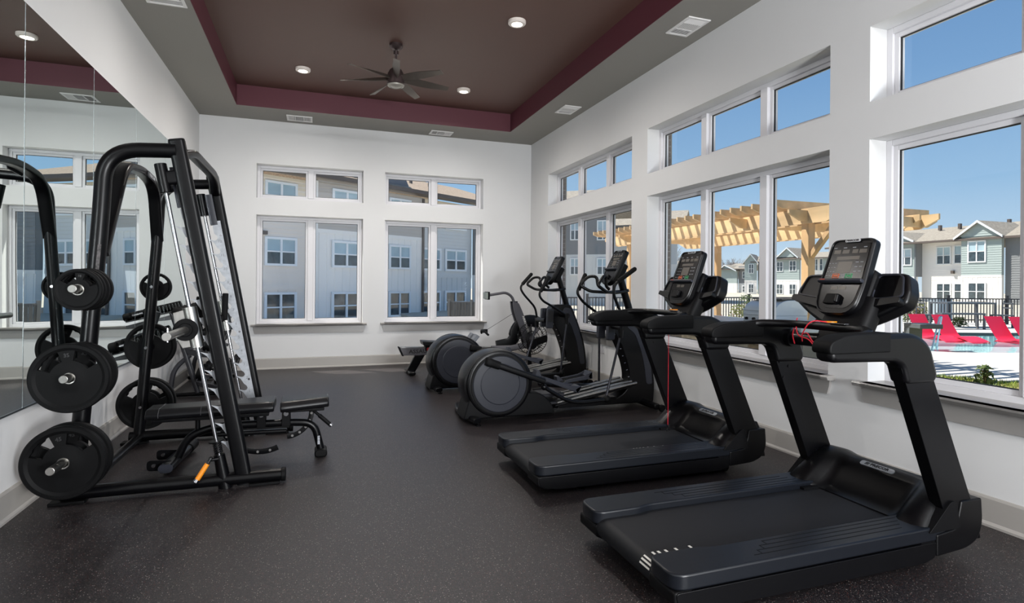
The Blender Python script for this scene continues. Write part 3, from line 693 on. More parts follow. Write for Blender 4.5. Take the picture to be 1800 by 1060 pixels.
    obj('ramp_cover', MB().rings([[(2.5, y, .11), (3.52, y, .285), (3.52, y, .265), (2.5, y, .09)] for y in (Yc-.2, Yc+.2)]), PLAST, t, bev=.006)
    obj('rear_frame', MB().box(2.1, 2.62, Yc-.18, Yc+.18, .20, .235).box(2.1, 2.6, Yc-.2, Yc+.2, .12, .15), M('dark_satin_frame', (58, 58, 62), .35, .5), t, bev=.006)
    # tower
    tw = fil2([(3.25, 1.07), (3.30, 1.135), (3.56, 1.14), (3.60, 1.08), (3.71, .82), (3.80, .55), (3.835, .25), (3.82, .045), (3.15, .045), (3.14, .10), (3.33, .12), (3.46, .20), (3.50, .34), (3.47, .50), (3.38, .74), (3.27, .90), (3.23, 1.0)], [.03, .04, .04, .05, .2, .2, .1, .02, .02, .02, .06, .1, .1, .15, .15, .08, .04], 5)
    obj('front_tower', MB().prism(tw, 'y', Yc-.095, Yc+.095), PLAST, t, bev=.035, seg=3, ang=50)
    pn = fil2([(3.42, 1.02), (3.47, 1.10), (3.56, 1.08), (3.69, .79), (3.775, .52), (3.80, .26), (3.72, .26), (3.70, .40), (3.66, .62), (3.56, .86), (3.46, .93)], [.03, .03, .03, .2, .2, .03, .03, .2, .2, .1, .03], 4)
    for s in (-1, 1): obj('tower_panel', MB().prism(pn, 'y', Yc+s*.092, Yc+s*.102), PLASTG, t, bev=.006)
    for s in (-1, 1):
        obj('bottle_holder', MB().prism(fil2([(3.17, .80), (3.27, .80), (3.28, 1.08), (3.18, 1.08)], .02), 'y', Yc+s*.09, Yc+s*.14), PLASTG, t, bev=.01)
        obj('holder_slot', MB().prism([(3.185, .89), (3.262, .89), (3.267, 1.05), (3.19, 1.05)], 'y', Yc+s*.14, Yc+s*.143), INK, t)
    sc = MB()
    for i in range(7):
        q = i/6; sc.cyl((3.30+.19*q**.8, Yc-.09, .86-.50*q), (3.285+.19*q**.8, Yc-.09, .855-.50*q), .006, n=8)
    obj('screw', sc, CHROME, t)
    obj('front_crossbar', MB().rtube([(3.68, yn-.06, .055), (3.68, yf+.06, .055)], .08, .07, up=(0, 0, 1)), PLAST, t, bev=.01)
    for y in (yn-.08, yf+.08): obj('transport_wheel', MB().cyl((3.73, y-.02, .04), (3.73, y+.02, .04), .04, n=18), RUBBER, t)
    obj('rear_crossbar', MB().rtube([(1.56, yn-.07, .05), (1.52, yn+.12, .055), (1.50, Yc, .06), (1.52, yf-.12, .055), (1.56, yf+.07, .05)], .09, .06), PLAST, t, bev=.008)
    for y in (yn-.06, yf+.06): obj('levelling_foot', MB().lathe([(.03, 0), (.03, .01), (.01, .014), (.01, .04), (.001, .04)], (1.57, y, 0), n=12), PLASTD, t)
    obj('console_mast', MB().rtube([(3.55, Yc, 1.10), (3.40, Yc, 1.55)], .085, .075, up=(1, 0, 0)), PCOAT, t, bev=.006)
    obj('mast_clamp', MB().rtube([(3.475, Yc, 1.345), (3.465, Yc, 1.375)], .11, .10, up=(1, 0, 0)), PCOAT, t, bev=.004)
    for s in (-1, 1):
        pts = [(3.47, Yc+s*.04, 1.36), (3.30, Yc+s*.10, 1.345), (3.12, Yc+s*.20, 1.355), (2.99, Yc+s*.235, 1.43), (3.09, Yc+s*.19, 1.535), (3.16, Yc+s*.11, 1.535), (3.17, Yc+s*.10, 1.42), (3.22, Yc+s*.08, 1.385)]
        obj('fixed_handlebar', MB().tube(fillet(pts, .045, 5), .0185, 12), PLAST, t)
    console(t, (3.315, Yc, 1.645), R(27), .275, .45, 'elliptical')
    obj('console_back', MB().prism(fil2([(-.08, -.12), (.08, -.12), (.08, .12), (-.08, .12)], .03), 'x', .03, .10, Matrix.Translation((3.34, Yc, 1.60)) @ Matrix.Rotation(R(27), 4, 'Y')), PLASTD, t, bev=.015)
    for ch in list(t.children): pass
    t.location = (dx, dy, 0)
    return t
ph1 = ([((1.70, .632), (2.30, .41)), ((1.95, .22), (2.55, .22))],
       [((2.27, .455), (2.74, .275)), ((2.72, .30), (3.12, .345))],
       [[(2.295, .35), (2.62, .15), (3.04, .175)], [(2.55, .25), (2.8, .20), (3.30, .20)]],
       [((3.05, .19), (3.24, .96), [(3.24, 0, .98), (3.25, 0, 1.10), (3.143, 0, 1.33), (3.155, 0, 1.44), (3.26, .0, 1.515)], ((3.20, 5.61, 1.475), (3.41, 5.61, 1.615))),
        ((3.30, .22), (3.31, .92), [(3.31, 0, .96), (3.31, 0, 1.065), (3.07, 0, 1.235), (3.00, 0, 1.34), (3.04, 0, 1.42)], ((3.025, 6.25, 1.37), (3.11, 6.25, 1.55)))])
ph2 = ([((2.02, .575), (2.60, .45)), ((1.66, .30), (2.25, .33))],
       [((2.56, .50), (3.03, .335)), ((2.25, .33), (2.70, .33))],
       [[(2.60, .40), (2.85, .16), (3.30, .185)], [(2.25, .30), (2.6, .18), (2.98, .22)]],
       [((3.30, .20), (3.40, .99), [(3.38, 0, 1.0), (3.22, 0, 1.10), (3.03, 0, 1.20), (2.97, 0, 1.28), (3.01, 0, 1.38)], ((2.995, 5.61, 1.33), (3.11, 5.61, 1.53))),
        ((3.0, .24), (3.20, .90), [(3.20, 0, .92), (3.17, 0, 1.08), (2.98, 0, 1.28), (2.92, 0, 1.38), (3.0, 0, 1.48)], ((2.96, 6.25, 1.43), (3.10, 6.25, 1.58)))])
elliptical(0, 0, 'nearer black elliptical trainer, beside the second treadmill', ph1)
elliptical(-.02, 1.75, 'farther black elliptical trainer, in front of the rowing machine', ph2)

# ------------------------------------------------------------------ rowing machine
GREYF = M('rower_grey', (92, 90, 94), .42, .3)
Y = 9.02
t = thing('rowing_machine', 'grey and black air rowing machine by the far wall, half hidden by the farther elliptical', 'rowing machine', (1.3, Y, 0))
ra = obj('rail', MB().prism([(1.25, .415), (1.31, .295), (2.75, .28), (2.75, .38)], 'y', Y-.045, Y+.045), GREYF, t, bev=.006)
obj('rail_top', MB().rings([[(1.28, y, .414), (2.75, y, .381), (2.75, y, .392), (1.28, y, .425)] for y in (Y-.05, Y+.05)]), STEEL, t)
obj('end_cap', MB().prism([(1.235, .43), (1.30, .285), (1.325, .285), (1.26, .43)], 'y', Y-.052, Y+.052), PLASTD, t, bev=.005)
text('lettering', 'ASSAULT', .085, INK, ra, (1.60, Y-.047, .352), (1, 0, 0), (.16, 0, 1), .002, .002, width=.40)
obj('rear_leg', MB().prism([(1.36, .02), (1.50, .02), (1.66, .29), (1.50, .29)], 'y', Y-.04, Y+.04), PCOAT, t, bev=.01)
obj('rear_foot', MB().rtube([(1.43, Y-.26, .035), (1.43, Y+.26, .035)], .10, .05), PCOAT, t, bev=.012)
obj('seat', MB().prism(fil2([(1.60, .52), (1.88, .50), (1.88, .44), (1.62, .45)], .02), 'y', Y-.14, Y+.14), UPHOL, t, bev=.02, seg=3)
obj('seat_carriage', MB().box(1.66, 1.84, Y-.06, Y+.06, .36, .46), PLASTD, t, bev=.01)
obj('seat_roller', MB().cyl((1.71, Y-.075, .385), (1.71, Y-.05, .385), .028, n=16), RED, t, label='red roller')
for s_ in (-1, 1): obj('foot_rest', MB().prism([(2.30, .38), (2.36, .38), (2.52, .58), (2.46, .62)], 'y', Y+s_*.06, Y+s_*.20), M('pale_plastic', (120, 124, 130), .4), t, bev=.01)
obj('foot_strap', MB().tube([(2.36, Y-.21, .50), (2.34, Y-.13, .56), (2.36, Y-.05, .50)], .01, 8).tube([(2.36, Y+.05, .50), (2.34, Y+.13, .56), (2.36, Y+.21, .50)], .01, 8), PLASTD, t)
obj('pull_handle', MB().tube(fillet([(2.66, Y-.2, .60), (2.62, Y-.08, .66), (2.62, Y+.08, .66), (2.66, Y+.2, .60)], .06, 5), .018, 12).box(2.62, 2.70, Y-.03, Y+.03, .62, .68), PLASTD, t)
obj('chain', MB().tube([(2.68, Y, .66), (3.14, Y, .93)], .004, 6), M('chain_steel', (70, 70, 72), .4, .8), t)
obj('front_upright', MB().prism(fil2([(3.12, 1.14), (3.22, 1.12), (3.30, .95), (3.52, .36), (3.38, .33), (3.20, .80), (3.14, .98)], [.01, .04, .1, .02, .02, .1, .05], 4), 'y', Y-.09, Y-.05).prism(fil2([(3.12, 1.14), (3.22, 1.12), (3.30, .95), (3.52, .36), (3.38, .33), (3.20, .80), (3.14, .98)], [.01, .04, .1, .02, .02, .1, .05], 4), 'y', Y+.05, Y+.09), GREYF, t, bev=.008)
text('lettering', 'AIRROWER', .05, WHITEP, t, (3.345, Y-.092, .76), (.34, 0, -.94), (.94, 0, .34), .002, .001, width=.30)
obj('monitor_arm', MB().rtube(fillet([(3.17, Y, 1.12), (3.10, Y, 1.32), (2.74, Y, 1.385-.17)], .16, 7)[:0] + fillet([(3.17, Y, 1.11), (3.13, Y, 1.22), (3.02, Y, 1.29), (2.74, Y, 1.345-.10)], .08, 6), .045, .045), GREYF, t)
obj('monitor', MB().box(2.68, 2.71, Y-.12, Y+.12, 1.17, 1.30), PLASTD, t, bev=.01)
obj('monitor_screen', MB().box(2.655, 2.682, Y-.10, Y+.10, 1.18, 1.29), M('lcd_pale', (150, 158, 150), .3), t, bev=.004)
obj('arm_collar', MB().lathe([(.001, 0), (.06, 0), (.06, .03), (.001, .03)], (3.17, Y, 1.11)), PLASTD, t)
# fan cage: rings and spokes around a dark wheel
FXc, FZc, FR = 3.46, .52, .27
cg = MB()
for yy, rr in ((Y-.11, .27), (Y-.125, .20), (Y-.13, .12), (Y+.11, .27)): cg.tube([(FXc+rr*math.cos(a), yy, FZc+rr*math.sin(a)) for a in [2*math.pi*i/32 for i in range(32)]], .006, 6, closed=True)
for i in range(40):
    a = 2*math.pi*i/40; cg.tube([(FXc+.06*math.cos(a), Y-.13, FZc+.06*math.sin(a)), (FXc+.2*math.cos(a+.12), Y-.125, FZc+.2*math.sin(a+.12)), (FXc+.27*math.cos(a+.2), Y-.11, FZc+.27*math.sin(a+.2)), (FXc+.27*math.cos(a+.2), Y+.11, FZc+.27*math.sin(a+.2))], .0035, 5)
obj('fan_cage', cg, PCOAT, t, kind='stuff')
fb = MB()
for i in range(8):
    a = 2*math.pi*i/8; T = Matrix.Translation((FXc, Y, FZc)) @ Matrix.Rotation(-a, 4, 'Y'); fb.box(.05, .23, -.08, .08, -.004, .004, T)
obj('fan_blade', fb.cyl((FXc, Y-.08, FZc), (FXc, Y+.08, FZc), .06), GREYF, t)
obj('fan_cowl', MB().sweep([(FXc+.29*math.cos(a), Y, FZc+.29*math.sin(a)) for a in [R(60+i*10) for i in range(13)]]+[(3.10, Y, .44), (2.98, Y, .42), (2.86, Y, .40)], lambda u: rrect(.20-.1*max(0, u-.7), .05+.02*math.sin(u*3), .02, 3), up=(0, 1, 0)), PLAST, t)
obj('main_bracket', MB().rtube([(2.75, Y-.06, .36), (3.1, Y-.07, .36), (3.44, Y-.10, .42)], .05, .10), GREYF, t, bev=.008)
obj('hub_cover', MB().cyl((3.44, Y-.17, .42), (3.44, Y-.10, .42), .085, n=28).prism(fil2([(3.40, .36), (3.72, .46), (3.70, .58), (3.44, .50)], .03), 'y', Y-.16, Y-.13), PLASTD, t, bev=.006)
obj('front_foot', MB().rtube([(3.46, Y-.28, .035), (3.46, Y+.28, .035)], .09, .05).rtube([(3.46, Y, .05), (3.44, Y, .30)], .07, .07), PCOAT, t, bev=.01)
# ================================================================== SMITH MACHINE
Y1, Y2 = 4.42, 5.85
sm = thing('smith_machine', 'tall black smith machine with a slanted front column, by the mirrored wall', 'smith machine', (-.85, 5.13, 0))
CB, CT = Vector((-.455, 0, .0)), Vector((-.905, 0, 2.42)); CD = (CT-CB).normalized(); CN = Vector((-CD.z, 0, CD.x))   # along the column / towards the wall
def col(s, tt, y): p = CB+CD*s+CN*tt; return (p.x, y, p.z)
def upx(z): return -1.475+.075*z
for yy, sg in ((Y1, -1), (Y2, 1)):
    obj('base_tube', MB().rtube([(-1.54, yy, .062), (-.215, yy, .055)], .09, .085, rad=.48, n=4), PCOAT, sm)
    obj('tube_cap', MB().rtube([(-.222, yy, .055), (-.19, yy, .055)], .10, .095, rad=.48, n=4), RUBBER, sm, bev=.006)
    for x in (-1.5, -.33): obj('rubber_pad', MB().box(x-.1, x+.1, yy-.05, yy+.05, 0, .02), RUBBER, sm, bev=.004)
    obj('front_column', MB().sweep([col(.02, 0, yy), col(2.44, 0, yy)], rrect(.066, .105, .025, 3), up=(1, 0, 0)), PCOAT, sm)
    obj('column_cap', MB().sweep([col(2.44, 0, yy), col(2.455, 0, yy)], rrect(.06, .10, .022, 3), up=(1, 0, 0)), RUBBER, sm, bev=.004)
    r_ = .05 if sg < 0 else .045
    obj('rear_upright', MB().tube(fillet([(upx(.05), yy, .06), (upx(1.85), yy, 1.85), (-1.315, yy, 2.31), (-.90, yy, 2.335)], [.8, .34], 10), r_, 16), PCOAT, sm)
    # guide rod and its fittings
    obj('guide_rod', MB().cyl(col(.1, .125, yy), col(2.26, .125, yy), .0135, n=14), CHROME, sm)
    obj('rod_clamp', MB().cyl(col(2.10, .125, yy), col(2.30, .125, yy), .038, n=22).rtube([col(2.20, .125, yy), col(2.20, .02, yy)], .05, .10), PCOAT, sm, bev=.004)
    obj('rod_socket', MB().cyl(col(.02, .125, yy), col(.26, .125, yy), .047, .036, 20).rtube([col(.09, .125, yy), col(.09, .0, yy)], .05, .05), PCOAT, sm)
    sp = [Vector(col(.27+.08*i/60, .125, yy)) + (Vector((0, 1, 0))*math.cos(i*.6)+CN*math.sin(i*.6))*.026 for i in range(61)]
    obj('spring', MB().tube(sp, .0045, 6), PCOAT, sm)
    obj('spring_flange', MB().cyl(col(.355, .125, yy), col(.362, .125, yy), .05, n=20), PCOAT, sm)
    # hooked latch plate
    poly = []; s0 = .30; n = 13; pitch = .128
    poly.append((s0-.05, .04)); poly.append((s0-.05, .10))
    for k in range(n):
        s = s0+.02+k*pitch
        poly += [(s-.01, .128), (s+.028, .165), (s+.020, .150), (s+.006, .118), (s+.008, .098), (s+.024, .086), (s+.045, .090), (s+.066, .108)]
    send = s0+.02+n*pitch
    poly += [(send, .11), (send+.05, .085), (send+.05, .04)]
    poly = [(a, b if b < .05 else b-.04) for a, b in poly]; poly = [(a, 0.0 if b == .04 else b) for a, b in poly]; pts = [CB+CD*a+CN*b for a, b in poly]; yp = yy-sg*.055
    lp = obj('latch_plate', MB().prism([(p.x, p.z) for p in pts], 'y', yp-.004, yp+.004), GALV, sm, flat=True, label='grey notched steel plate')
    for k in range(1, n): text('engraved_number', str(k), .034, M('engraving', (120, 122, 126), .6), lp, tuple(Vector(col(s0+.01+k*pitch, .035, yp-.0046))), (1, 0, 0) , (CD.x, 0, CD.z), .001)
    for s in (.55, 1.0, 1.45, 1.9): obj('bolt', MB().cyl(col(s, .02, yp-.008), col(s, .02, yp+.03), .010, n=8), CHROME, sm)
    obj('spacer_bracket', MB().sweep([col(2.0, .055, yp), col(2.28, .055, yp)], rrect(.02, .06, .004, 2), up=(1, 0, 0)), PLASTG, sm)
    # weight pegs
    for z in (1.39, .85, .325):
        x = upx(z); L = {1.39: .36, .85: .36, .325: .42}[z]
        obj('weight_peg', MB().cyl((x, yy, z), (x, yy+sg*L, z+.004), .0245, n=20), STEEL, sm, bev=.003)
        obj('peg_flange', MB().cyl((x, yy+sg*.045, z), (x, yy+sg*.058, z), .045, n=20), PCOAT, sm)
        if sg > 0: obj('bolt', MB().cyl((x, yy-.052, z), (x, yy-.04, z), .012, n=10), CHROME, sm)
# instruction decal, plain print
obj('decal', MB().prism([(upx(1.35)+.012, 1.35), (upx(1.35)+.032, 1.35), (upx(1.68)+.032, 1.68), (upx(1.68)+.012, 1.68)], 'y', Y1-.0508, Y1-.0490), M('decal_print', (66, 62, 62), .5, var=(60, .7)), sm)
arch = fillet([(-1.345, Y1+.03, 1.62), (-1.33, 4.84, 2.29), (-1.33, 5.30, 2.335), (-1.335, 5.70, 2.27), (-1.338, Y2, 1.80)], [.14, .2, .16], 7)
ar_ = obj('rear_arch', MB().rtube(arch, .055, .095, up=(1, 0, 0), rad=.35), PCOAT, sm)
bdg = obj('badge', MB().prism(fil2([(5.28, 2.285), (5.52, 2.262), (5.52, 2.312), (5.28, 2.335)], .02), 'x', -1.282, -1.276), M('badge_dark', (70, 70, 74), .3, .6), sm, label='rounded dark metal badge')
text('lettering', 'PRECOR', .035, M('badge_print', (190, 190, 194), .4), sm, (-1.2745, 5.40, 2.298), (0, 1, -.09), (0, .09, 1), .001, .001, width=.17)
obj('front_crossmember', MB().rtube(fillet([(-.885, Y1+.02, 2.31), (-.85, Y1+.22, 2.37), (-.84, Y2-.35, 2.36), (-.875, Y2-.02, 2.25)], [.15, .2], 6), .085, .06), PCOAT, sm, bev=.004)
obj('rear_base_tube', MB().rtube([(-1.46, Y1, .06), (-1.46, Y2, .06)], .07, .06), PCOAT, sm)
# spotter release handle
hd = obj('release_lever', MB().tube(fillet([col(.24, .13, Y1-.03), col(.25, .18, Y1-.05), (-.665, Y1-.06, .235), (-.69, Y1-.07, .19)], .03, 5), .011, 10), PCOAT, sm)
obj('lever_grip', MB().cyl((-.688, Y1-.068, .195), (-.745, Y1-.088, .10), .0165, n=16), ORANGE, hd, label='orange grip')
obj('grip_end', MB().cyl((-.745, Y1-.088, .10), (-.756, Y1-.092, .083), .0175, n=16), CHROME, hd)
# guided bar
BX, _, BZ = col(1.165, .155, 0)
ba = obj('guided_bar', MB().cyl((BX, 3.83, BZ), (BX, 6.44, BZ), .0145, n=16).cyl((BX, 3.80, BZ), (BX, Y1-.09, BZ), .0255, n=20).cyl((BX, Y2+.09, BZ), (BX, 6.45, BZ), .0255, n=20), STEEL, sm, bev=.002)
obj('bar_pin', MB().cyl((BX, 3.83, BZ+.02), (BX, 3.83, BZ+.050), .006, n=10).cyl((BX, 3.83, BZ-.02), (BX, 3.83, BZ-.034), .005, n=10), CHROME, ba)
for yy, sg in ((Y1, -1), (Y2, 1)):
    obj('bar_stop', MB().cyl((BX, yy+sg*.085, BZ), (BX, yy+sg*.105, BZ), .075, n=30).cyl((BX, yy+sg*.105, BZ), (BX, yy+sg*.125, BZ), .045, n=24), RUBBER, sm, bev=.004)
    obj('carriage_sleeve', MB().cyl(col(1.03, .125, yy), col(1.31, .125, yy), .046, n=26), STEEL, sm)
    p = [CB+CD*a+CN*b for a, b in ((1.035, .12), (1.04, .21), (1.10, .23), (1.29, .225), (1.305, .12))]
    obj('carriage_plate', MB().prism([(q.x, q.z) for q in p], 'y', yy-.03, yy+.03), STEEL, sm, bev=.004)
    obj('latch_hook', MB().rtube([col(1.13, .12, yy-sg*.10), col(1.37, .065, yy-sg*.12)], .035, .05, up=(1, 0, 0)).cyl(col(1.15, .15, yy-sg*.06), col(1.15, .15, yy-sg*.14), .035, n=18), RUBBER, sm, bev=.006)

# ------------------------------------------------------------------ weight plates (each a thing)
def plate_mesh(r, th):
    """rubber grip plate lying in the XZ plane, axis Y: hub, web, rim, two hand openings"""
    n = 72; rad = [.027, .05, r*.34, r*.50, r*.80, r*.88, r*.97, r]
    half = [.0, .0]; h = th/2
    hz = [h*.9, h*.9, h*.62, h*.55, h*.55, h*1.0, h*1.0, h*.7]   # half thickness at each radius
    op = set()
    for j in range(n):
        a = (j+.5)*360/n
        if 24 < a < 74 or 106 < a < 156: op.add(j)
    v = []; f = []
    idx = {}
    for s in (-1, 1):
        for i, q in enumerate(rad):
            for j in range(n):
                a = R(j*360/n); rr = q
                if i == 4 and ((24 < (j*360/n) < 74) or (106 < (j*360/n) < 156)): rr = q*(1+.02*math.sin(j*2.1))
                idx[(s, i, j)] = len(v); v.append((rr*math.cos(a), s*hz[i], rr*math.sin(a)))
    for s in (-1, 1):
        for i in range(len(rad)-1):
            for j in range(n):
                if i == 3 and j in op: continue
                f.append((idx[(s, i, j)], idx[(s, i, (j+1) % n)], idx[(s, i+1, (j+1) % n)], idx[(s, i+1, j)]))
    for i in (0, len(rad)-1):
        for j in range(n): f.append((idx[(-1, i, j)], idx[(-1, i, (j+1) % n)], idx[(1, i, (j+1) % n)], idx[(1, i, j)]))
    for j in op:
        for i in (3, 4): f.append((idx[(-1, i, j)], idx[(-1, i, (j+1) % n)], idx[(1, i, (j+1) % n)], idx[(1, i, j)]))
        if (j-1) % n not in op: f.append((idx[(-1, 3, j)], idx[(-1, 4, j)], idx[(1, 4, j)], idx[(1, 3, j)]))
        if (j+1) % n not in op: k = (j+1) % n; f.append((idx[(-1, 3, k)], idx[(-1, 4, k)], idx[(1, 4, k)], idx[(1, 3, k)]))
    mb = MB(); mb.add(v, f); return mb
PL = {}
def plate(r, th, x, y, z, num, rot, label):
    t = thing('weight_plate', label, 'weight plate', (0, 0, 0), 'rubber weight plates on the smith machine')
    obj('rubber_body', plate_mesh(r, th), RUBBER, t, ang=28)
    obj('hub_ring', MB().ringlathe([(.027, -th*.46), (.034, -th*.49), (.034, th*.49), (.027, th*.46)], (0, 0, 0), (0, 1, 0), 30), STEEL, t)
    for s in (-1, 1): text('raised_number', str(num), r*.15, M('rubber_number', (34, 34, 35), .5), t, (0, s*(th*.33), r*.66), (-s, 0, 0), (0, 0, 1), .005, .001)
    gr = MB()
    for k in range(26):
        a = R(205+k*4.4); p = Vector((math.cos(a)*r*.93, 0, math.sin(a)*r*.93)); gr.box(p.x-.004, p.x+.004, -th*.53, -th*.49, p.z-.004, p.z+.004)
    obj('rim_studs', gr, RUBBER, t, kind='stuff')
    t.location = (x, y, z); t.rotation_euler = (0, R(rot), 0); return t
hang = lambda z: z-.0025
plate(.128, .030, upx(1.39), 4.16, hang(1.39), 10, 6, 'outermost small weight plate on the near top peg')
plate(.128, .030, upx(1.39), 4.215, hang(1.39), 10, -8, 'second small weight plate on the near top peg')
plate(.132, .032, upx(1.39), 4.27, hang(1.39), 10, 3, 'third small weight plate on the near top peg')
plate(.135, .036, upx(1.39), 4.325, hang(1.39), 10, 10, 'innermost small weight plate on the near top peg, against the upright')
plate(.212, .046, upx(.85), 4.165, hang(.85), 35, -6, 'outer large weight plate on the near middle peg')
plate(.205, .046, upx(.85), 4.315, hang(.85), 35, 12, 'inner large weight plate on the near middle peg, against the upright')
plate(.226, .050, upx(.325), 4.205, hang(.325), 45, -10, 'outer large weight plate on the near bottom peg, close to the floor')
plate(.226, .050, upx(.325), 4.30, hang(.325), 45, 4, 'inner large weight plate on the near bottom peg')
plate(.128, .034, upx(1.39), 5.955, hang(1.39), 10, 0, 'single small weight plate on the far top peg')
plate(.208, .044, upx(.85), 5.965, hang(.85), 35, -4, 'single large weight plate on the far middle peg')
plate(.226, .050, upx(.325), 5.96, hang(.325), 45, 4, 'front one of two large weight plates on the far bottom peg')
plate(.226, .050, upx(.325), 6.07, hang(.325), 45, -9, 'rear one of two large weight plates on the far bottom peg')

# ================================================================== BENCH
bn = thing('weight_bench', 'adjustable black padded bench standing inside the smith machine', 'bench', (-.5, 5.0, 0))
YB_ = 5.0
def pad(name, x0, x1, w0, w1, z0, z1, tilt=0, seams=()):
    mb = MB(); n = 8; rs = []
    T = Matrix.Translation(((x0+x1)/2, YB_, (z0+z1)/2)) @ Matrix.Rotation(R(tilt), 4, 'Y'); L = (x1-x0)/2; h = (z1-z0)/2
    for i in range(n+1):
        s = i/n; w = w0+(w1-w0)*s; x = -L+2*L*s
        rs.append([T @ Vector((x, a, b)) for a, b in [(-w/2+.02, -h), (w/2-.02, -h), (w/2, -h+.02), (w/2, h-.035), (w/2-.035, h), (-w/2+.035, h), (-w/2, h-.035), (-w/2, -h+.02)]])
    p = obj(name, mb.rings(rs), UPHOL, bn, bev=.012, seg=3)
    for sx_ in seams:
        x = -L+2*L*sx_; w = w0+(w1-w0)*sx_
        obj('seam', MB().tube([T @ Vector((x, a, b)) for a, b in [(-w/2-.0005, -h+.02), (-w/2-.0005, h-.033), (-w/2+.034, h+.0005), (w/2-.034, h+.0005), (w/2+.0005, h-.033)]], .0022, 6), M('seam_thread', (60, 60, 64), .5), p)
    return p
pad('backrest', -1.19, -.30, .27, .32, .405, .485, -1, (.1, .42))
pad('seat', -.255, .115, .34, .22, .41, .492, -2)
obj('backrest_plate', MB().box(-1.15, -.34, YB_-.10, YB_+.10, .375, .405), PCOAT, bn, bev=.006)
obj('seat_plate', MB().box(-.22, .08, YB_-.07, YB_+.07, .385, .41), PCOAT, bn, bev=.006)
obj('frame_tube', MB().rtube(fillet([(.055, YB_, .05), (.0, YB_, .275), (-.18, YB_, .292), (-.74, YB_, .30), (-.93, YB_, .235), (-1.0, YB_, .06)], [.14, .1, .12, .12], 8), .065, .06, up=(0, 0, 1), rad=.45, n=4), PCOAT, bn)
obj('decal', MB().box(.028, .046, YB_-.0345, YB_-.033, .10, .17), M('decal_white', (150, 152, 158), .5, var=(80, .5)), bn)
obj('front_foot', MB().rtube([(.055, YB_-.075, .032), (.055, YB_+.075, .032)], .10, .06), RUBBER, bn, bev=.01)
obj('rear_foot_tube', MB().rtube([(-1.03, 4.79, .062), (-.985, 5.45, .062)], .10, .065, rad=.48, n=4), PCOAT, bn)
obj('foot_end_cap', MB().rtube([(-1.0315, 4.775, .062), (-1.03, 4.79, .062)], .098, .062, rad=.48, n=4), PLASTG, bn)
obj('rubber_sleeve', MB().rtube([(-.995, 5.30, .062), (-.984, 5.46, .062)], .115, .08, rad=.48, n=4), RUBBER, bn, bev=.004)
for y in (4.86, 5.14):
    obj('wheel_bracket', MB().prism(fil2([(-1.17, .03), (-1.0, .03), (-1.0, .10), (-1.17, .11)], .03), 'y', y-.004, y+.004), PCOAT, bn)
    obj('bolt', MB().cyl((-1.125, y-.012, .07), (-1.125, y+.012, .07), .013, n=12), CHROME, bn)
for x in (-.40, -.215):
    for s in (-1, 1):
        obj('hinge_bracket', MB().prism(fil2([(x-.035, .27), (x+.035, .27), (x+.03, .40), (x-.03, .40)], .01), 'y', YB_+s*.04, YB_+s*.048), PCOAT, bn, bev=.003)
        obj('hinge_bolt', MB().cyl((x, YB_+s*.046, .375), (x, YB_+s*.056, .375), .019, n=16), CHROME, bn)
obj('support_post', MB().cyl((-.86, YB_, .27), (-.86, YB_, .40), .018, n=14), PCOAT, bn)
def ladder(name, c, r, a0, a1, w):
    mb = MB(); pts = [(c[0]+r*math.cos(R(a)), YB_, c[1]+r*math.sin(R(a))) for a in [a0+(a1-a0)*i/16 for i in range(17)]]
    mb.sweep(pts, rrect(.008, w, .003, 2), up=(math.cos(R(a0)), 0, math.sin(R(a0))))
    o = obj(name, mb, PCOAT, bn)
    for i in range(2, 16, 3):
        p = pts[i]; obj('lock_hole', MB().cyl((p[0], YB_-.0055, p[2]), (p[0], YB_+.0055, p[2]), .010, n=12), M('hole_grey', (110, 108, 106), .5), o)
ladder('back_ladder', (-.40, .37), .30, -160, -66, .045)
ladder('seat_ladder', (-.215, .37), .195, -88, 8, .04)
obj('lower_brace', MB().rtube([(-.75, YB_, .235), (-.21, YB_, .225)], .055, .035), PCOAT, bn, bev=.004)
obj('lock_handle', MB().cyl((.00, YB_-.02, .375), (.045, YB_-.03, .335), .012, n=12).cyl((.04, YB_-.03, .34), (.125, YB_-.045, .262), .017, n=14), RUBBER, bn)
obj('handle_tip', MB().cyl((.125, YB_-.045, .262), (.138, YB_-.047, .25), .0175, n=14), CHROME, bn)

# ================================================================== DUMBBELL RACK
RKF = M('rack_dark_grey', (48, 48, 53), .38, bump=(400, .05, .001))
rk = thing('dumbbell_rack', 'three-tier dark grey dumbbell rack along the mirror, beyond the smith machine', 'dumbbell rack', (-1.45, 8.7, 0))
for y in (7.98, 9.32):
    obj('front_leg', MB().rtube([(-1.37, y, .05), (-1.725+.06, y, 1.06)], .075, .06, up=(1, 0, 0)), RKF, rk, bev=.004)
    obj('back_leg', MB().rtube(fillet([(-1.68, y, .05), (-1.64, y, .36), (-1.46, y, .52)], .16, 6), .06, .055, up=(1, 0, 0)), RKF, rk, bev=.004)
    obj('foot_rail', MB().rtube([(-1.735, y, .035), (-1.10, y, .035)], .07, .05), PCOAT, rk, bev=.006)
    for cx_, cz_ in ((-1.50, .98), (-1.37, .60), (-1.24, .19)):
        obj('tier_bracket', MB().prism([(cx_-.15, cz_+.01), (cx_+.17, cz_-.085), (cx_+.16, cz_-.12), (cx_-.02, cz_-.10), (cx_-.12, cz_-.06)], 'y', y-.03, y+.03), RKF, rk, bev=.003)
TIERS = [(-1.50, .985), (-1.37, .605), (-1.24, .195)]
ta = R(16)
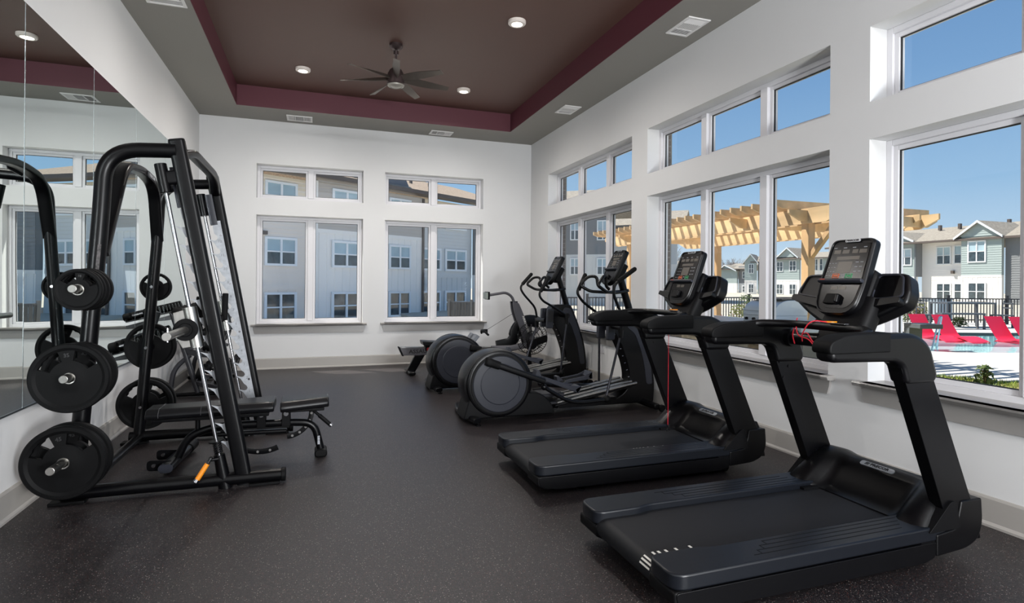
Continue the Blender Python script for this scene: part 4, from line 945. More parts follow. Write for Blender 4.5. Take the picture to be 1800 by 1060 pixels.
for cx_, cz_ in TIERS:
    for o_ in (-.075, .075):
        T = Matrix.Translation((cx_+o_*math.cos(ta), 0, cz_-o_*math.sin(ta))) @ Matrix.Rotation(ta, 4, 'Y')
        obj('tier_rail', MB().box(-.045, .045, 7.74, 9.56, -.006, .006, T).box(-.045 if o_ < 0 else .035, -.035 if o_ < 0 else .045, 7.74, 9.56, .0, .03, T), RKF, rk, bev=.002)
def dumbbell(r, L, hl):
    t = thing('dumbbell', 'x', 'dumbbell', (0, 0, 0))
    n = 8
    for s in (-1, 1):
        obj('head', MB().lathe([(.001, s*L/2), (r*.82, s*L/2), (r, s*(L/2-.012)), (r, s*(hl/2+.012)), (r*.85, s*hl/2), (.001, s*hl/2)], (0, 0, 0), (1, 0, 0), 24), RUBBER, t, ang=30)
        rg = MB().ringlathe([(r*.45, s*(L/2+.001)), (r*.68, s*(L/2+.001)), (r*.68, s*(L/2-.004)), (r*.45, s*(L/2-.004))], (0, 0, 0), (1, 0, 0), 24)
        obj('face_ring', rg, M('ring_print', (120, 121, 124), .45), t)
    obj('handle', MB().lathe([(.001, -hl/2-.01), (.014, -hl/2-.01), (.0165, 0), (.014, hl/2+.01), (.001, hl/2+.01)], (0, 0, 0), (1, 0, 0), 16), CHROME, t)
    return t
ORD = ['nearest', 'second', 'third', 'fourth', 'fifth', 'sixth', 'seventh', 'eighth', 'ninth', 'tenth']
for ti, (nn, r0, r1, nm) in enumerate(((10, .048, .062, 'top'), (8, .068, .076, 'middle'), (7, .078, .086, 'bottom'))):
    cx_, cz_ = TIERS[ti]
    for i in range(nn):
        r = r0+(r1-r0)*i/(nn-1); y = 7.84+(9.46-7.84)*i/(nn-1)
        d = dumbbell(r, .30, .13)
        n_ = Vector((math.sin(ta), 0, math.cos(ta)))
        c = Vector((cx_, y, cz_))+n_*(r+.0065)
        d.location = c; d.rotation_euler = (0, ta, 0)
        d['label'] = '%s black rubber dumbbell from the camera on the %s tier of the rack' % (ORD[i], nm) if i else 'nearest black rubber dumbbell on the %s tier of the rack' % nm
        d['group'] = 'dumbbells on the %s tier of the rack' % nm
# ================================================================== OUTSIDE
GZ = -.15
F_PX, H_PY, CAMH = 997.85, 497.22, 1.45
def ray(px, py):
    u = (px-900)/F_PX; v = (H_PY-py)/F_PX; return _fw+_rt2*u+_up2*v
def at(px, d): u = (px-900)/F_PX; q = _fw+_rt*u; return Vector((q.x*d, q.y*d))
class Face:
    """a vertical facade plane from P to Q; s along it, z up, o towards the viewer"""
    def __init__(s, P, Q):
        s.P = Vector((P[0], P[1])); d = Vector((Q[0], Q[1]))-s.P; s.L = d.length; s.d = d.normalized(); s.n = Vector((s.d.y, -s.d.x))
        if s.n.dot(-s.P) < 0: s.n = -s.n
    def pt(s, a, z, o=0): p = s.P+s.d*a+s.n*o; return (p.x, p.y, z)
    def hit(s, px, py):
        q = ray(px, py); n3 = Vector((s.n.x, s.n.y, 0)); t = Vector((s.P.x, s.P.y, 0)).dot(n3)/q.dot(n3)
        w = q*t; return ((Vector((w.x, w.y))-s.P).dot(s.d), CAMH+w.z)
    def box(s, mb, a0, a1, z0, z1, o0, o1):
        return mb.add([s.pt(a, z, o) for z in (z0, z1) for o in (o0, o1) for a in (a0, a1)], [(0, 2, 3, 1), (4, 5, 7, 6), (0, 1, 5, 4), (2, 6, 7, 3), (0, 4, 6, 2), (1, 3, 7, 5)])
    def poly(s, mb, pts, o0, o1): return mb.rings([[s.pt(a, z, o0) for a, z in pts], [s.pt(a, z, o1) for a, z in pts]])
SID = {'cream': M('siding_cream', (240, 226, 204), .7), 'lav': M('siding_pale_grey', (236, 226, 216), .7), 'grey': M('siding_mid_grey', (196, 188, 180), .7), 'white': M('siding_white', (243, 239, 234), .7),
       'green': M('siding_green_grey', (160, 172, 170), .7), 'dark': M('siding_slate', (128, 130, 132), .7), 'blue': M('siding_blue_grey', (214, 215, 214), .7)}
WTRIM = M('window_trim_white', (238, 240, 242), .5)
DGL = M('far_window_glass', (58, 70, 76), .06, spec=1.0, var=(3., .35))
BLIND = M('window_blind', (168, 190, 200), .5, var=(1., .1))
SHING = M('asphalt_shingle', (150, 142, 130), .9, var=(5., .2), bump=(40, .3, .01))
SHINGB = M('asphalt_shingle_brown', (158, 140, 122), .9, var=(9., .25), bump=(60, .3, .01))
GUT = M('gutter_brown', (92, 82, 76), .5)
TRIMG = M('gable_trim', (214, 220, 224), .6)
def lap(F, root, a0, a1, z0, z1, o, mat, pitch=.18, top=None):
    """lap siding: saw-tooth courses; top = [(a, z) ...] gives a gable outline instead of a flat top"""
    mb = MB(); z = z0
    while z < z1-.01:
        zz = min(z+pitch, z1); l, r = a0, a1
        if top:
            (ga, gz0), (gc, gz1), (gb, _) = top; f = max(0, ((z+zz)/2-gz0)/(gz1-gz0)); l, r = ga+(gc-ga)*f, gb-(gb-gc)*f
            if r-l < .05: break
        k = len(mb.v)
        mb.add([F.pt(l, z, o+.03), F.pt(r, z, o+.03), F.pt(r, zz, o+.005), F.pt(l, zz, o+.005), F.pt(l, z, o-.0), F.pt(r, z, o-.0)], [(0, 1, 2, 3), (0, 4, 5, 1)])
        z = zz
    if not top: F.box(mb, a0, a1, z0, z1, o-.3, o)
    return obj('lap_siding', mb, mat, root, flat=True, kind='stuff')
def batten(F, root, a0, a1, z0, z1, o, mat, pitch=.42):
    w = F.box(MB(), a0, a1, z0, z1, o-.3, o); wl = obj('wall_panel', w, mat, root, flat=True)
    mb = MB(); a = a0+pitch*.3
    while a < a1: F.box(mb, a-.03, a+.03, z0, z1-.12, o, o+.025); a += pitch
    F.box(mb, a0, a1, z1-.18, z1, o, o+.03)
    obj('batten', mb, mat, wl, flat=True, kind='stuff')
def win(F, root, a0, a1, z0, z1, o, glass=None, cols=2, blind=True):
    mb = MB(); t = max(.045, (a1-a0)*.045)
    F.box(mb, a0-t*1.6, a1+t*1.6, z0-t*1.4, z0+t*.3, o, o+.07); F.box(mb, a0-t*1.6, a1+t*1.6, z1-t*.3, z1+t*1.4, o, o+.07)
    F.box(mb, a0-t*1.6, a0+t*.2, z0, z1, o, o+.07); F.box(mb, a1-t*.2, a1+t*1.6, z0, z1, o, o+.07)
    for c in range(1, cols): m_ = a0+(a1-a0)*c/cols; F.box(mb, m_-t*.8, m_+t*.8, z0, z1, o, o+.07)
    zm = (z0+z1)/2; F.box(mb, a0, a1, zm-t*.5, zm+t*.5, o, o+.06)
    w_ = obj('window', mb, WTRIM, root, flat=True)
    for c in range(cols):
        p, q = a0+(a1-a0)*c/cols, a0+(a1-a0)*(c+1)/cols
        obj('pane', F.box(MB(), p, q, z0, zm, o-.02, o+.012), DGL, w_, flat=True)
        obj('pane', F.box(MB(), p, q, zm, z1, o-.02, o+.016), BLIND if blind else DGL, w_, flat=True)
def roof(F, root, a0, a1, ze, zr, over, depth, mat, o=0):
    mb = MB(); t = .12
    A = [F.pt(a, z, q) for a in (a0, a1) for z, q in ((ze, o+over), (zr, o-depth), (ze, o-2*depth-over))]
    B = [(x, y, z-t) for x, y, z in A]
    mb.add(A+B, [(0, 1, 4, 3), (1, 2, 5, 4), (6, 7, 10, 9), (7, 8, 11, 10), (0, 3, 9, 6), (2, 5, 11, 8), (0, 1, 2, 8, 7, 6), (3, 4, 5, 11, 10, 9)])
    r_ = obj('roof', mb, mat, root, flat=True)
    g = F.box(MB(), a0, a1, ze-.20, ze-.02, o+over-.02, o+over+.10); F.box(g, a0, a1, ze-.17, ze-.13, o-.1, o+over); obj('gutter', g, GUT, r_, flat=True)
    return r_
def gable(F, root, ga, gc, gb, ze, zp, o, mat, roofmat, depth=5):
    lap(F, root, ga, gb, ze, zp, o, mat, .22, top=[(ga, ze), (gc, zp), (gb, ze)])
    back = F.poly(MB(), [(ga, ze), (gb, ze), (gc, zp)], o-.25, o+.004); obj('gable_wall', back, mat, root, flat=True)
    ov = .3; k = (zp-ze)/(gc-ga); k2 = (zp-ze)/(gb-gc); mb = MB(); e0, e1 = (ga-ov, ze-ov*k), (gb+ov, ze-ov*k2)
    F.poly(mb, [e0, (gc, zp), e1, (e1[0], e1[1]+.14), (gc, zp+.16), (e0[0], e0[1]+.14)], o-depth, o+.32); g = obj('gable_roof', mb, roofmat, root, flat=True)
    tm = MB(); F.poly(tm, [(e0[0], e0[1]-.04), (gc, zp-.04), (e1[0], e1[1]-.04), (e1[0], e1[1]+.17), (gc, zp+.19), (e0[0], e0[1]+.17)], o+.32, o+.36); obj('rake_board', tm, TRIMG, g, flat=True)

# ---- ground
tag_ = lambda o: o
structure('ground_outside', MB().box(13, 150, 15.8, 150, GZ-.2, GZ-.02).box(XR+WT, 13, 13, 60, GZ-.2, GZ-.02).box(XR+WT, 13, -40, 13, GZ-.2, GZ-.02).box(27, 150, -40, 15.8, GZ-.2, GZ-.02).box(13, 27, -40, 6, GZ-.2, GZ-.02).box(-60, 13, 60, 150, GZ-.2, GZ-.02), M('outdoor_ground', (186, 180, 166), .9, var=(.6, .08)), flat=True)
structure('lower_yard', MB().box(-60, XR+WT, YF+WT, 60, -.7, -.6), M('yard_ground', (226, 221, 211), .9), flat=True)
CONC = M('pool_concrete', (196, 193, 187), .8, var=(2.2, .03), bump=(120, .05, .002))
WL = [(13.2, 11.7), (13.8, 10.3), (14.7, 9.45), (15.8, 9.05), (18, 8.4), (21, 7.4), (26, 6.4), (26, 12.2), (22.1, 13.1), (20, 13.9), (19.2, 14.5), (16.5, 15.4), (14.2, 14.2)]
def ring_fill(mb, inner, outer_, z): 
    # fan of quads between the pool edge and the patio outline
    n = len(inner); mb.add([(x, y, z) for x, y in inner]+[(x, y, z) for x, y in outer_], [(i, (i+1) % n, n+(i+1) % n, n+i) for i in range(n)])
OUTL = [(9.6, 14.0), (9.7, 8.1), (10.2, 7.3), (11.4, 5.7), (13, -12), (20, -14), (34, -14), (34, 12), (30, 16), (26, 20), (24, 24), (16, 24), (9.6, 22)]
mb = MB(); ring_fill(mb, WL, OUTL, GZ); structure('patio', mb, CONC, flat=True)
structure('patio_under_pergola', MB().add([(XR+WT, 8.3, GZ), (9.7, 8.1, GZ), (9.6, 14, GZ), (9.6, 22, GZ), (XR+WT, 22, GZ)], [(0, 1, 2, 3, 4)]), CONC, flat=True)
# pool: basin, tile band, water
structure('pool_basin', MB().add([(x, y, -.62) for x, y in WL], [tuple(range(len(WL)))]), M('pool_plaster', (206, 230, 233), .6), flat=True)
mb = MB(); n = len(WL)
for i in range(n):
    (x0, y0), (x1, y1) = WL[i], WL[(i+1) % n]; mb.add([(x0, y0, GZ), (x1, y1, GZ), (x1, y1, -.26), (x0, y0, -.26)], [(0, 1, 2, 3)])
mb2 = MB()
for i in range(n):
    (x0, y0), (x1, y1) = WL[i], WL[(i+1) % n]; mb2.add([(x0, y0, -.26), (x1, y1, -.26), (x1, y1, -.62), (x0, y0, -.62)], [(0, 1, 2, 3)])
structure('pool_side', mb2, M('pool_plaster', (206, 230, 233), .6), flat=True)
structure('pool_tile_band', mb, M('pool_tile', (52, 56, 60), .4), flat=True)
wm = bpy.data.materials.new('pool_water'); wm.use_nodes = True; nt = wm.node_tree; nt.nodes.clear()
_o = nt.nodes.new('ShaderNodeOutputMaterial'); _m = nt.nodes.new('ShaderNodeMixShader'); _t = nt.nodes.new('ShaderNodeBsdfTransparent'); _g = nt.nodes.new('ShaderNodeBsdfGlossy')
_t.inputs[0].default_value = (.84, .96, .97, 1); _g.inputs['Roughness'].default_value = .05; _f = nt.nodes.new('ShaderNodeFresnel'); _f.inputs[0].default_value = 1.16
_b = nt.nodes.new('ShaderNodeBump'); _n = nt.nodes.new('ShaderNodeTexNoise'); _n.inputs['Scale'].default_value = 2.2; _b.inputs['Strength'].default_value = .3; _b.inputs['Distance'].default_value = .03
_c = nt.nodes.new('ShaderNodeTexCoord'); nt.links.new(_c.outputs['Object'], _n.inputs['Vector']); nt.links.new(_n.outputs[0], _b.inputs['Height'])
for k_ in (_g, _f): nt.links.new(_b.outputs[0], k_.inputs['Normal'])
nt.links.new(_f.outputs[0], _m.inputs[0]); nt.links.new(_t.outputs[0], _m.inputs[1]); nt.links.new(_g.outputs[0], _m.inputs[2]); nt.links.new(_m.outputs[0], _o.inputs[0])
structure('pool_water', MB().add([(x, y, GZ-.06) for x, y in WL], [tuple(range(len(WL)))]), wm, flat=True)
# grass strip by the building
GR = M('grass_green', (128, 146, 58), .8, var=(4., .35)); GRD = M('turf_soil', (150, 140, 86), .9, var=(3., .3))
structure('lawn_bed', MB().add([(XR+WT, -12, GZ+.01), (13, -12, GZ+.01), (11.4, 5.7, GZ+.01), (10.2, 7.3, GZ+.01), (9.7, 8.1, GZ+.01), (XR+WT, 8.3, GZ+.01)], [(0, 1, 2, 3, 4, 5)]), GRD, flat=True)
rg = random.Random(3); gb = MB()
for i in range(14000):
    y = 2.5+5.2*rg.random(); x = 7.6+(10.0+(7.7-y)*.72-7.6)*rg.random()**.6; h = .03+.05*rg.random(); a = rg.random()*6.28; w_ = .006; lx, ly = rg.uniform(-.03, .03), rg.uniform(-.03, .03)
    gb.add([(x-w_*math.cos(a), y-w_*math.sin(a), GZ+.008), (x+w_*math.cos(a), y+w_*math.sin(a), GZ+.008), (x+lx, y+ly, GZ+h)], [(0, 1, 2)])
g = obj('grass', gb, GR, None, flat=True, kind='stuff'); tag(g, 'strip of green grass below the right windows', 'grass')
def shrub(x, y, z, r, h, n, col, label, name='shrub', cat='shrub'):
    t = thing(name, label, cat, (x, y, z)); rr = random.Random(int(x*97+y*31)); lf = MB(); st = MB()
    for i in range(9):
        a = rr.random()*6.28; q = r*rr.random()*.7; st.tube([(x, y, z), (x+q*math.cos(a)*.5, y+q*math.sin(a)*.5, z+h*.5), (x+q*math.cos(a), y+q*math.sin(a), z+h*.85)], (.01, .004), 5)
    for i in range(n):
        a = rr.random()*6.28; b = rr.random(); q = r*math.sqrt(rr.random())*(1-.5*b); c = Vector((x+q*math.cos(a), y+q*math.sin(a), z+.08*h+h*b)); s_ = .03+.03*rr.random()
        u_ = Vector((rr.uniform(-1, 1), rr.uniform(-1, 1), rr.uniform(-.3, 1))).normalized()*s_; v_ = Vector((rr.uniform(-1, 1), rr.uniform(-1, 1), rr.uniform(-1, 1))).normalized()*s_*.5
        lf.add([c-u_, c+v_, c+u_, c-v_], [(0, 1, 2, 3)])
    obj('stem', st, M('twig', (110, 90, 70), .8), t); obj('foliage', lf, M('leaf_'+col, {'olive': (120, 124, 60), 'tan': (190, 160, 120), 'green': (88, 104, 56)}[col], .7, var=(6, .3)), t, flat=True, kind='stuff')
p = at(1732, 9.1); shrub(p.x, p.y, GZ, .16, .30, 160, 'green', 'small leafy weed standing up in the grass strip')
for px, d, r, h, c, lb in ((1596, 24.0, .32, .8, 'green', 'small green shrub on the left beside the pool fence'), (1622, 24.2, .28, .8, 'olive', 'small shrub right beside a dark fence post'), (1609, 24.3, .16, 1.3, 'tan', 'tall tan grass clump at the pool fence'), (1687, 22.5, .3, .35, 'green', 'low shrub under the patio table by the fence'), (1298, 20.5, .45, .8, 'olive', 'yellow green shrub behind the outdoor kitchen'), (1312, 22., .5, 1.1, 'green', 'taller bush behind the outdoor kitchen')):
    p = at(px, d); shrub(p.x, p.y, GZ, r, h, 420, c, lb)
# ---- black picket fence
FB = M('fence_black', (38, 38, 42), .5)
A_, B_, C_, D_ = at(925, 20.5), at(1465, 24.5), at(1500, 25.2), at(1900, 24.0)
for P, Q, lb in ((A_, B_, 'black metal picket fence seen through the middle window, behind the outdoor kitchen'), (B_, D_, 'black metal picket fence behind the red pool loungers')):
    t = thing('picket_fence', lb, 'fence', (P.x, P.y, GZ)); L = (Q-P).length; d = (Q-P).normalized(); n_ = int(L/.125); mb = MB(); ang_ = math.atan2(d.y, d.x)
    for i in range(n_):
        q = P+d*(.125*i); T = Matrix.Translation((q.x, q.y, 0)) @ Matrix.Rotation(ang_, 4, 'Z'); mb.box(-.013, .013, -.013, .013, GZ+.05, .93, T)
    obj('picket', mb, FB, t, flat=True, kind='stuff')
    for z in (.90, .0):
        T = Matrix.Translation((P.x, P.y, 0)) @ Matrix.Rotation(ang_, 4, 'Z'); obj('rail', MB().box(0, L, -.02, .02, z, z+.045, T), FB, t, flat=True)
    k = 0
    while k*2.4 < L:
        q = P+d*(2.4*k); T = Matrix.Translation((q.x, q.y, 0)) @ Matrix.Rotation(ang_, 4, 'Z'); obj('post', MB().box(-.04, .04, -.04, .04, GZ, 1.05, T).box(-.05, .05, -.05, .05, 1.05, 1.07, T), FB, t, flat=True); k += 1
# ---- pergola
WOOD = M('cedar_wood', (206, 168, 122), .65, var=(3., .22, (1, 1, .25)), bump=(30, .2, .004)); WOODX = M('cedar_beam', (214, 182, 138), .65, var=(3., .2, (1, .15, 1)), bump=(30, .2, .004))
t = thing('pergola', 'natural timber pergola with closely spaced rafters over the patio', 'pergola', (9.3, 10, GZ))
X1_, X2_ = 7.95, 10.6
for x, y in ((X1_+.07, 7.57), (X1_+.07, 13.4), (X2_-.07, 13.0), (X2_-.07, 8.9)): obj('post', MB().box(x-.075, x+.075, y-.075, y+.075, GZ, 2.52 if True else 0), WOOD, t, bev=.006)
def beam(x, y0, y1):
    mb = MB(); pr = [(y0, 2.76), (y0, 2.66), (y0+.35, 2.5), (y1-.35, 2.5), (y1, 2.66), (y1, 2.76)]; mb.prism(pr, 'x', x-.022, x+.022); obj('beam', mb, WOODX, t, flat=True)
beam(X1_-.03, 6.75, 14.6); beam(X1_+.17, 6.75, 14.6); beam(X2_-.17, 7.35, 14.6); beam(X2_+.03, 7.15, 14.6)
for y in (7.57, 9.0, 13.2): obj('cross_beam', MB().prism([(7.5, 2.72), (7.5, 2.66), (7.75, 2.54), (10.8, 2.54), (11.05, 2.66), (11.05, 2.72)], 'y', y-.1, y-.06), WOODX, t, flat=True)
for y in (7.0,): obj('knee_brace', MB().sweep([(X1_+.07, 7.57+(y-7.57)*.12, 1.95), (X1_+.07, y, 2.5)], rrect(.09, .09, .01, 1), up=(1, 0, 0)), WOOD, t, flat=True)
raf = obj('rafter', MB().prism([(-1.85, .14), (-1.85, .05), (-1.7, 0), (1.7, 0), (1.85, .05), (1.85, .14)], 'y', -.021, .021), WOODX, t, flat=True)
Lr = rootloc(t)
for v in raf.data.vertices: v.co += Lr
raf.location = Vector((9.28, 7.70, 2.765))-Lr
for k in range(1, 25):
    o = raf.copy(); COL.objects.link(o); o.location = Vector((9.28, 7.70+.28*k, 2.765))-Lr
# ---- outdoor kitchen
t = thing('outdoor_kitchen_counter', 'outdoor kitchen counter with grey top and ledgestone sides under the pergola', 'counter', (6.05, 7.2, GZ))
STN = M('ledgestone', (152, 138, 120), .85, var=(5., .3), bump=(30, .5, .01))
obj('core', MB().box(5.75, 6.40, 5.50, 9.0, GZ, .86), M('stone_mortar', (130, 124, 114), .9), t, flat=True)
obj('countertop', MB().box(5.62, 6.50, 5.40, 9.1, .86, .92), M('grey_stone_top', (186, 192, 194), .35, var=(6., .06)), t, bev=.006)
rs_ = random.Random(11)
SM = [M('ledgestone_%d' % i, c, .85, var=(6., .25), bump=(40, .5, .008)) for i, c in enumerate(((150, 132, 108), (168, 158, 142), (124, 112, 98), (184, 170, 146)))]
z = GZ
while z < .84:
    h = .098; y = 5.52-rs_.random()*.2
    while y < 9.0:
        w_ = .22+.25*rs_.random(); y0, y1 = max(y, 5.52), min(y+w_, 8.98)
        if y1-y0 > .05: obj('stone', MB().box(5.66+.03*rs_.random(), 5.76, y0+.004, y1-.004, z+.004, min(z+h, .858)-.004), SM[rs_.randrange(4)], t, flat=True)
        y += w_
    z += h
SS = M('grill_steel', (206, 212, 216), .35, .2)
t = thing('barbecue_grill', 'stainless steel barbecue grill with closed hood on the outdoor counter', 'grill', (6.1, 6.3, .92))
obj('firebox', MB().box(5.80, 6.38, 6.02, 6.60, .92, 1.03), SS, t, bev=.01)
obj('hood', MB().prism(fil2([(5.79, 1.03), (5.83, 1.16), (5.98, 1.24), (6.38, 1.24), (6.38, 1.03)], [.01, .08, .08, .02, .01]), 'y', 6.02, 6.60), SS, t, bev=.008)
obj('hood_handle', MB().tube([(5.75, 6.08, 1.10), (5.75, 6.54, 1.10)], .014, 10), SS, t)
obj('warming_rack', MB().box(5.95, 6.40, 6.04, 6.58, 1.245, 1.262), M('grill_dark', (70, 72, 74), .4, .6), t)
for y in (6.1, 6.24, 6.38, 6.52): obj('knob', MB().cyl((5.80, y, .975), (5.77, y, .975), .02, n=12), PLASTD, t)
t = thing('side_burner', 'pale metal side burner with raised lid on the outdoor counter', 'side burner', (6.1, 5.75, .92))
obj('burner_box', MB().box(5.85, 6.35, 5.55, 5.95, .92, .97), SS, t, bev=.006)
obj('lid', MB().prism(fil2([(6.30, .97), (6.34, .97), (6.48, 1.30), (6.44, 1.31)], .004), 'y', 5.56, 5.94), M('pale_lid', (206, 208, 202), .4, .3), t, bev=.004)
obj('lid_arm', MB().cyl((6.0, 5.6, .96), (6.36, 5.64, 1.14), .009, n=8), PLASTD, t)
# ---- slab-like post on the patio
p = at(1605, 8.9); t = thing('patio_post', 'dark grey slab post with a short arm on top, standing on the patio', 'post', (p.x, p.y, GZ)); dk = M('dark_grey_slab', (92, 98, 102), .6, var=(4., .15))
Tq = Matrix.Translation((p.x, p.y, 0)) @ Matrix.Rotation(R(-19), 4, 'Z')
obj('upright', MB().box(-.10, .11, -.06, .06, GZ, .80, Tq), dk, t, bev=.006); obj('top_arm', MB().box(-.10, .25, -.30, .06, .80, .87, Tq), dk, t, bev=.006)
# ---- pool loungers
REDL = M('lounger_red', (222, 40, 72), .45)
def lounger(px, d, label, ang=-106, k=1.):
    p = at(px, d); t = thing('pool_lounger', label, 'lounger', (0, 0, 0), 'red in-pool loungers')
    T = Matrix.Translation((p.x, p.y, -.22)) @ Matrix.Rotation(R(ang), 4, 'Z')
    pr = fillet([(0, 0, .74), (.20, 0, .42), (.42, 0, .12), (.56, 0, .05), (.80, 0, .08), (1.05, 0, .14), (1.3, 0, .08), (1.55, 0, .0)], .12, 4)
    rs = []
    for x, _, z in pr: rs.append([T @ Vector((x*k, y, z)) for y in (-.29, .29)]+[T @ Vector((x*k+.03, y, z-.05)) for y in (.29, -.29)])
    obj('shell', MB().rings(rs), REDL, t, bev=.01); obj('base', MB().prism([(.30, -.02), (.40, .04), (.80, .03), (1.1, .06), (1.3, -.02)], 'y', -.24, .24, T), REDL, t)
    return t
lounger(1611, 18.9, 'left red lounger in the shallow pool beside the handrail'); lounger(1652, 18.6, 'middle red lounger in the shallow pool, right of the handrail'); lounger(1745, 17.8, 'red lounger cut off by the thick window mullion on the right'); lounger(1788, 17.6, 'rightmost red lounger, behind the thick window mullion')
for px, d, lb in ((1268, 17.5, 'pinkish red lounger on the patio behind the pergola post'), (1287, 18.5, 'second pinkish red lounger on the patio, tilted back beside the grill')): lounger(px, d, lb, ang=-40, k=.9)['group'] = 'red loungers behind the outdoor kitchen'
# ---- pool handrail
p = at(1652, 15.6); t = thing('pool_handrail', 'bent steel handrail rising out of the pool steps', 'handrail', (p.x, p.y, -.3)); T = Matrix.Translation((p.x, p.y, 0)) @ Matrix.Rotation(R(-19), 4, 'Z')
obj('rail_tube', MB().tube([T @ Vector(q) for q in fillet([(-.22, 0, -.35), (.0, 0, .60), (.06, 0, .62), (.07, .2, -.3)], .06, 5)], .022, 10), M('rail_steel', (160, 170, 184), .25, .9), t)
# ---- patio table, benches and chairs by the fence
DKM = M('patio_furniture_grey', (84, 88, 94), .5)
def block(name, cat, px, d, w_, dp, z1, th, label, legs=True, grp=None):
    p = at(px, d); t = thing(name, label, cat, (p.x, p.y, GZ), grp); T = Matrix.Translation((p.x, p.y, GZ)) @ Matrix.Rotation(R(-16), 4, 'Z')
    obj('top', MB().box(-w_/2, w_/2, -dp/2, dp/2, z1-th, z1, T), DKM, t, flat=True)
    for a in (-1, 1):
        for b in (-1, 1): obj('leg', MB().box(a*w_/2-.06*(a > 0), a*w_/2+.06*(a < 0), b*dp/2-.06*(b > 0), b*dp/2+.06*(b < 0), 0, z1-th, T), DKM, t, flat=True)
    return t
block('patio_table', 'table', 1692, 22.4, 2.0, .9, .98, .07, 'long dark grey patio table behind the red loungers')
block('patio_bench', 'bench', 1688, 21.3, 1.7, .35, .60, .06, 'dark grey bench in front of the long patio table')
for px, lb, sg in ((1628, 'dark patio chair at the left end of the long table', -1), (1762, 'dark patio chair at the right end of the long table', 1)):
    t = block('patio_chair', 'chair', px, 22.2, .5, .5, .50, .04, lb, grp='patio chairs at the long table'); p = at(px, 22.2); T = Matrix.Translation((p.x, p.y, GZ)) @ Matrix.Rotation(R(-16), 4, 'Z')
    obj('backrest', MB().box(sg*.23-.012, sg*.23+.012, -.22, .22, .92, .97, T).box(sg*.23-.012, sg*.23+.012, -.22, .22, .74, .79, T).box(sg*.23-.012, sg*.23+.012, -.22, -.19, .50, .97, T).box(sg*.23-.012, sg*.23+.012, .19, .22, .50, .97, T), DKM, t, flat=True)
p = at(1653, 26.5)
t = thing('utility_cabinet', 'pale grey utility cabinet behind the fence and the patio table', 'cabinet', (p.x, p.y, GZ)); T = Matrix.Translation((p.x, p.y, GZ)) @ Matrix.Rotation(R(-16), 4, 'Z')
obj('housing', MB().box(-.35, .35, -.3, .3, 0, .98, T), M('cabinet_grey', (160, 172, 180), .5), t, bev=.02); obj('lid', MB().box(-.38, .38, -.33, .33, .98, 1.03, T), M('cabinet_lid', (140, 150, 158), .5), t)

# ---- apartment building beyond the far wall
F = Face((-2.2, 26.2), (9.4, 33.5))
t = thing('apartment_building', 'three-storey pale apartment building beyond the far windows', 'building', (-2.2, 26.2, -.6))
lap(F, t, -14, 2.2, 1.25, 6.0, 0, SID['lav'], .19); lap(F, t, -14, 2.2, 4.35, 6.0, .012, SID['cream'], .19); batten(F, t, -14, 2.2, -.8, 1.25, .0, SID['lav'])
lap(F, t, 2.45, 8.85, 3.85, 6.0, .35, SID['grey'], .19); batten(F, t, 2.45, 8.85, -.8, 3.85, .35, SID['white'])
lap(F, t, 8.85, 13.1, 1.9, 6.05, 0, SID['blue'], .19); batten(F, t, 8.85, 13.1, -.8, 1.9, 0, SID['blue']); 
lap(F, t, 13.1, 17, 1.9, 6.05, .4, SID['dark'], .19); batten(F, t, 13.1, 17, -.8, 1.9, .4, SID['white'])
lap(F, t, 8.85, 13.1, 5.2, 6.05, .02, SID['cream'], .19)
for zz0, zz1, bl in ((-.26, .88, False), (2.19, 3.27, True), (4.6, 5.68, True)):
    win(F, t, .25, 1.55, zz0, zz1, .03, blind=bl); win(F, t, 3.3, 4.72, zz0, zz1, .38, blind=bl); win(F, t, 6.62, 7.88, zz0, zz1, .38, blind=bl); win(F, t, 8.95, 10.42, zz0, zz1, .03, blind=bl); win(F, t, 10.95, 12.5, zz0, zz1, .03, blind=bl)
    win(F, t, -3.0, -1.7, zz0, zz1, .03, blind=bl); win(F, t, -6.0, -4.7, zz0, zz1, .03, blind=bl); win(F, t, 14.5, 16, zz0, zz1, .43, blind=bl)
r_ = roof(F, t, -15, 17.5, 6.32, 8.4, .75, 6, SHINGB)
gm = MB(); F.poly(gm, [(3.9, 6.5), (8.3, 6.5), (8.0, 7.0), (7.2, 8.0), (5.8, 8.2), (4.6, 7.6)], -2.5, -.1); obj('dormer', gm, M('standing_seam_grey', (100, 106, 116), .5), t, flat=True)
for a in (8.9, 10.5, 12.0): obj('roof_vent', F.box(MB(), a-.06, a+.06, 7.0, 7.55, -2.6, -2.45), M('vent_stack', (90, 88, 86), .6), r_)
obj('downspout', F.box(MB(), 8.78, 8.9, -.8, 5.95, .38, .46), GUT, t); obj('corner_board', F.box(MB(), 2.36, 2.47, -.8, 6.0, .30, .40), SID['white'], t)
obj('wall_light', F.box(MB(), -.12, .22, 3.42, 3.58, .03, .2), GUT, t)
# grey board enclosure outside the right far window
P, Q = at(790, 23.5), at(900, 22.8)
F2 = Face((P.x, P.y), (Q.x, Q.y))
t = thing('board_enclosure', 'dark grey wooden board enclosure outside the right far window', 'enclosure', (P.x, P.y, -.6))
bd = MB(); L = F2.L; k = 0
while k*.13 < L: F2.box(bd, k*.13+.008, k*.13+.122, -.6, .62, 0, .03); k += 1
obj('board', bd, M('weathered_board', (92, 90, 88), .85, var=(8., .25, (1, 1, .1))), t, flat=True, kind='stuff')
obj('backing_rail', F2.box(F2.box(MB(), 0, L, .55, .66, -.08, 0), 0, L, -.3, -.2, -.08, 0), M('rail_grey', (112, 110, 108), .8), t)
for a in (0, .98, 1.98): obj('post', F2.box(MB(), a-.05, a+.05, -.6, .75, -.05, .07), M('rail_grey', (112, 110, 108), .8), t)

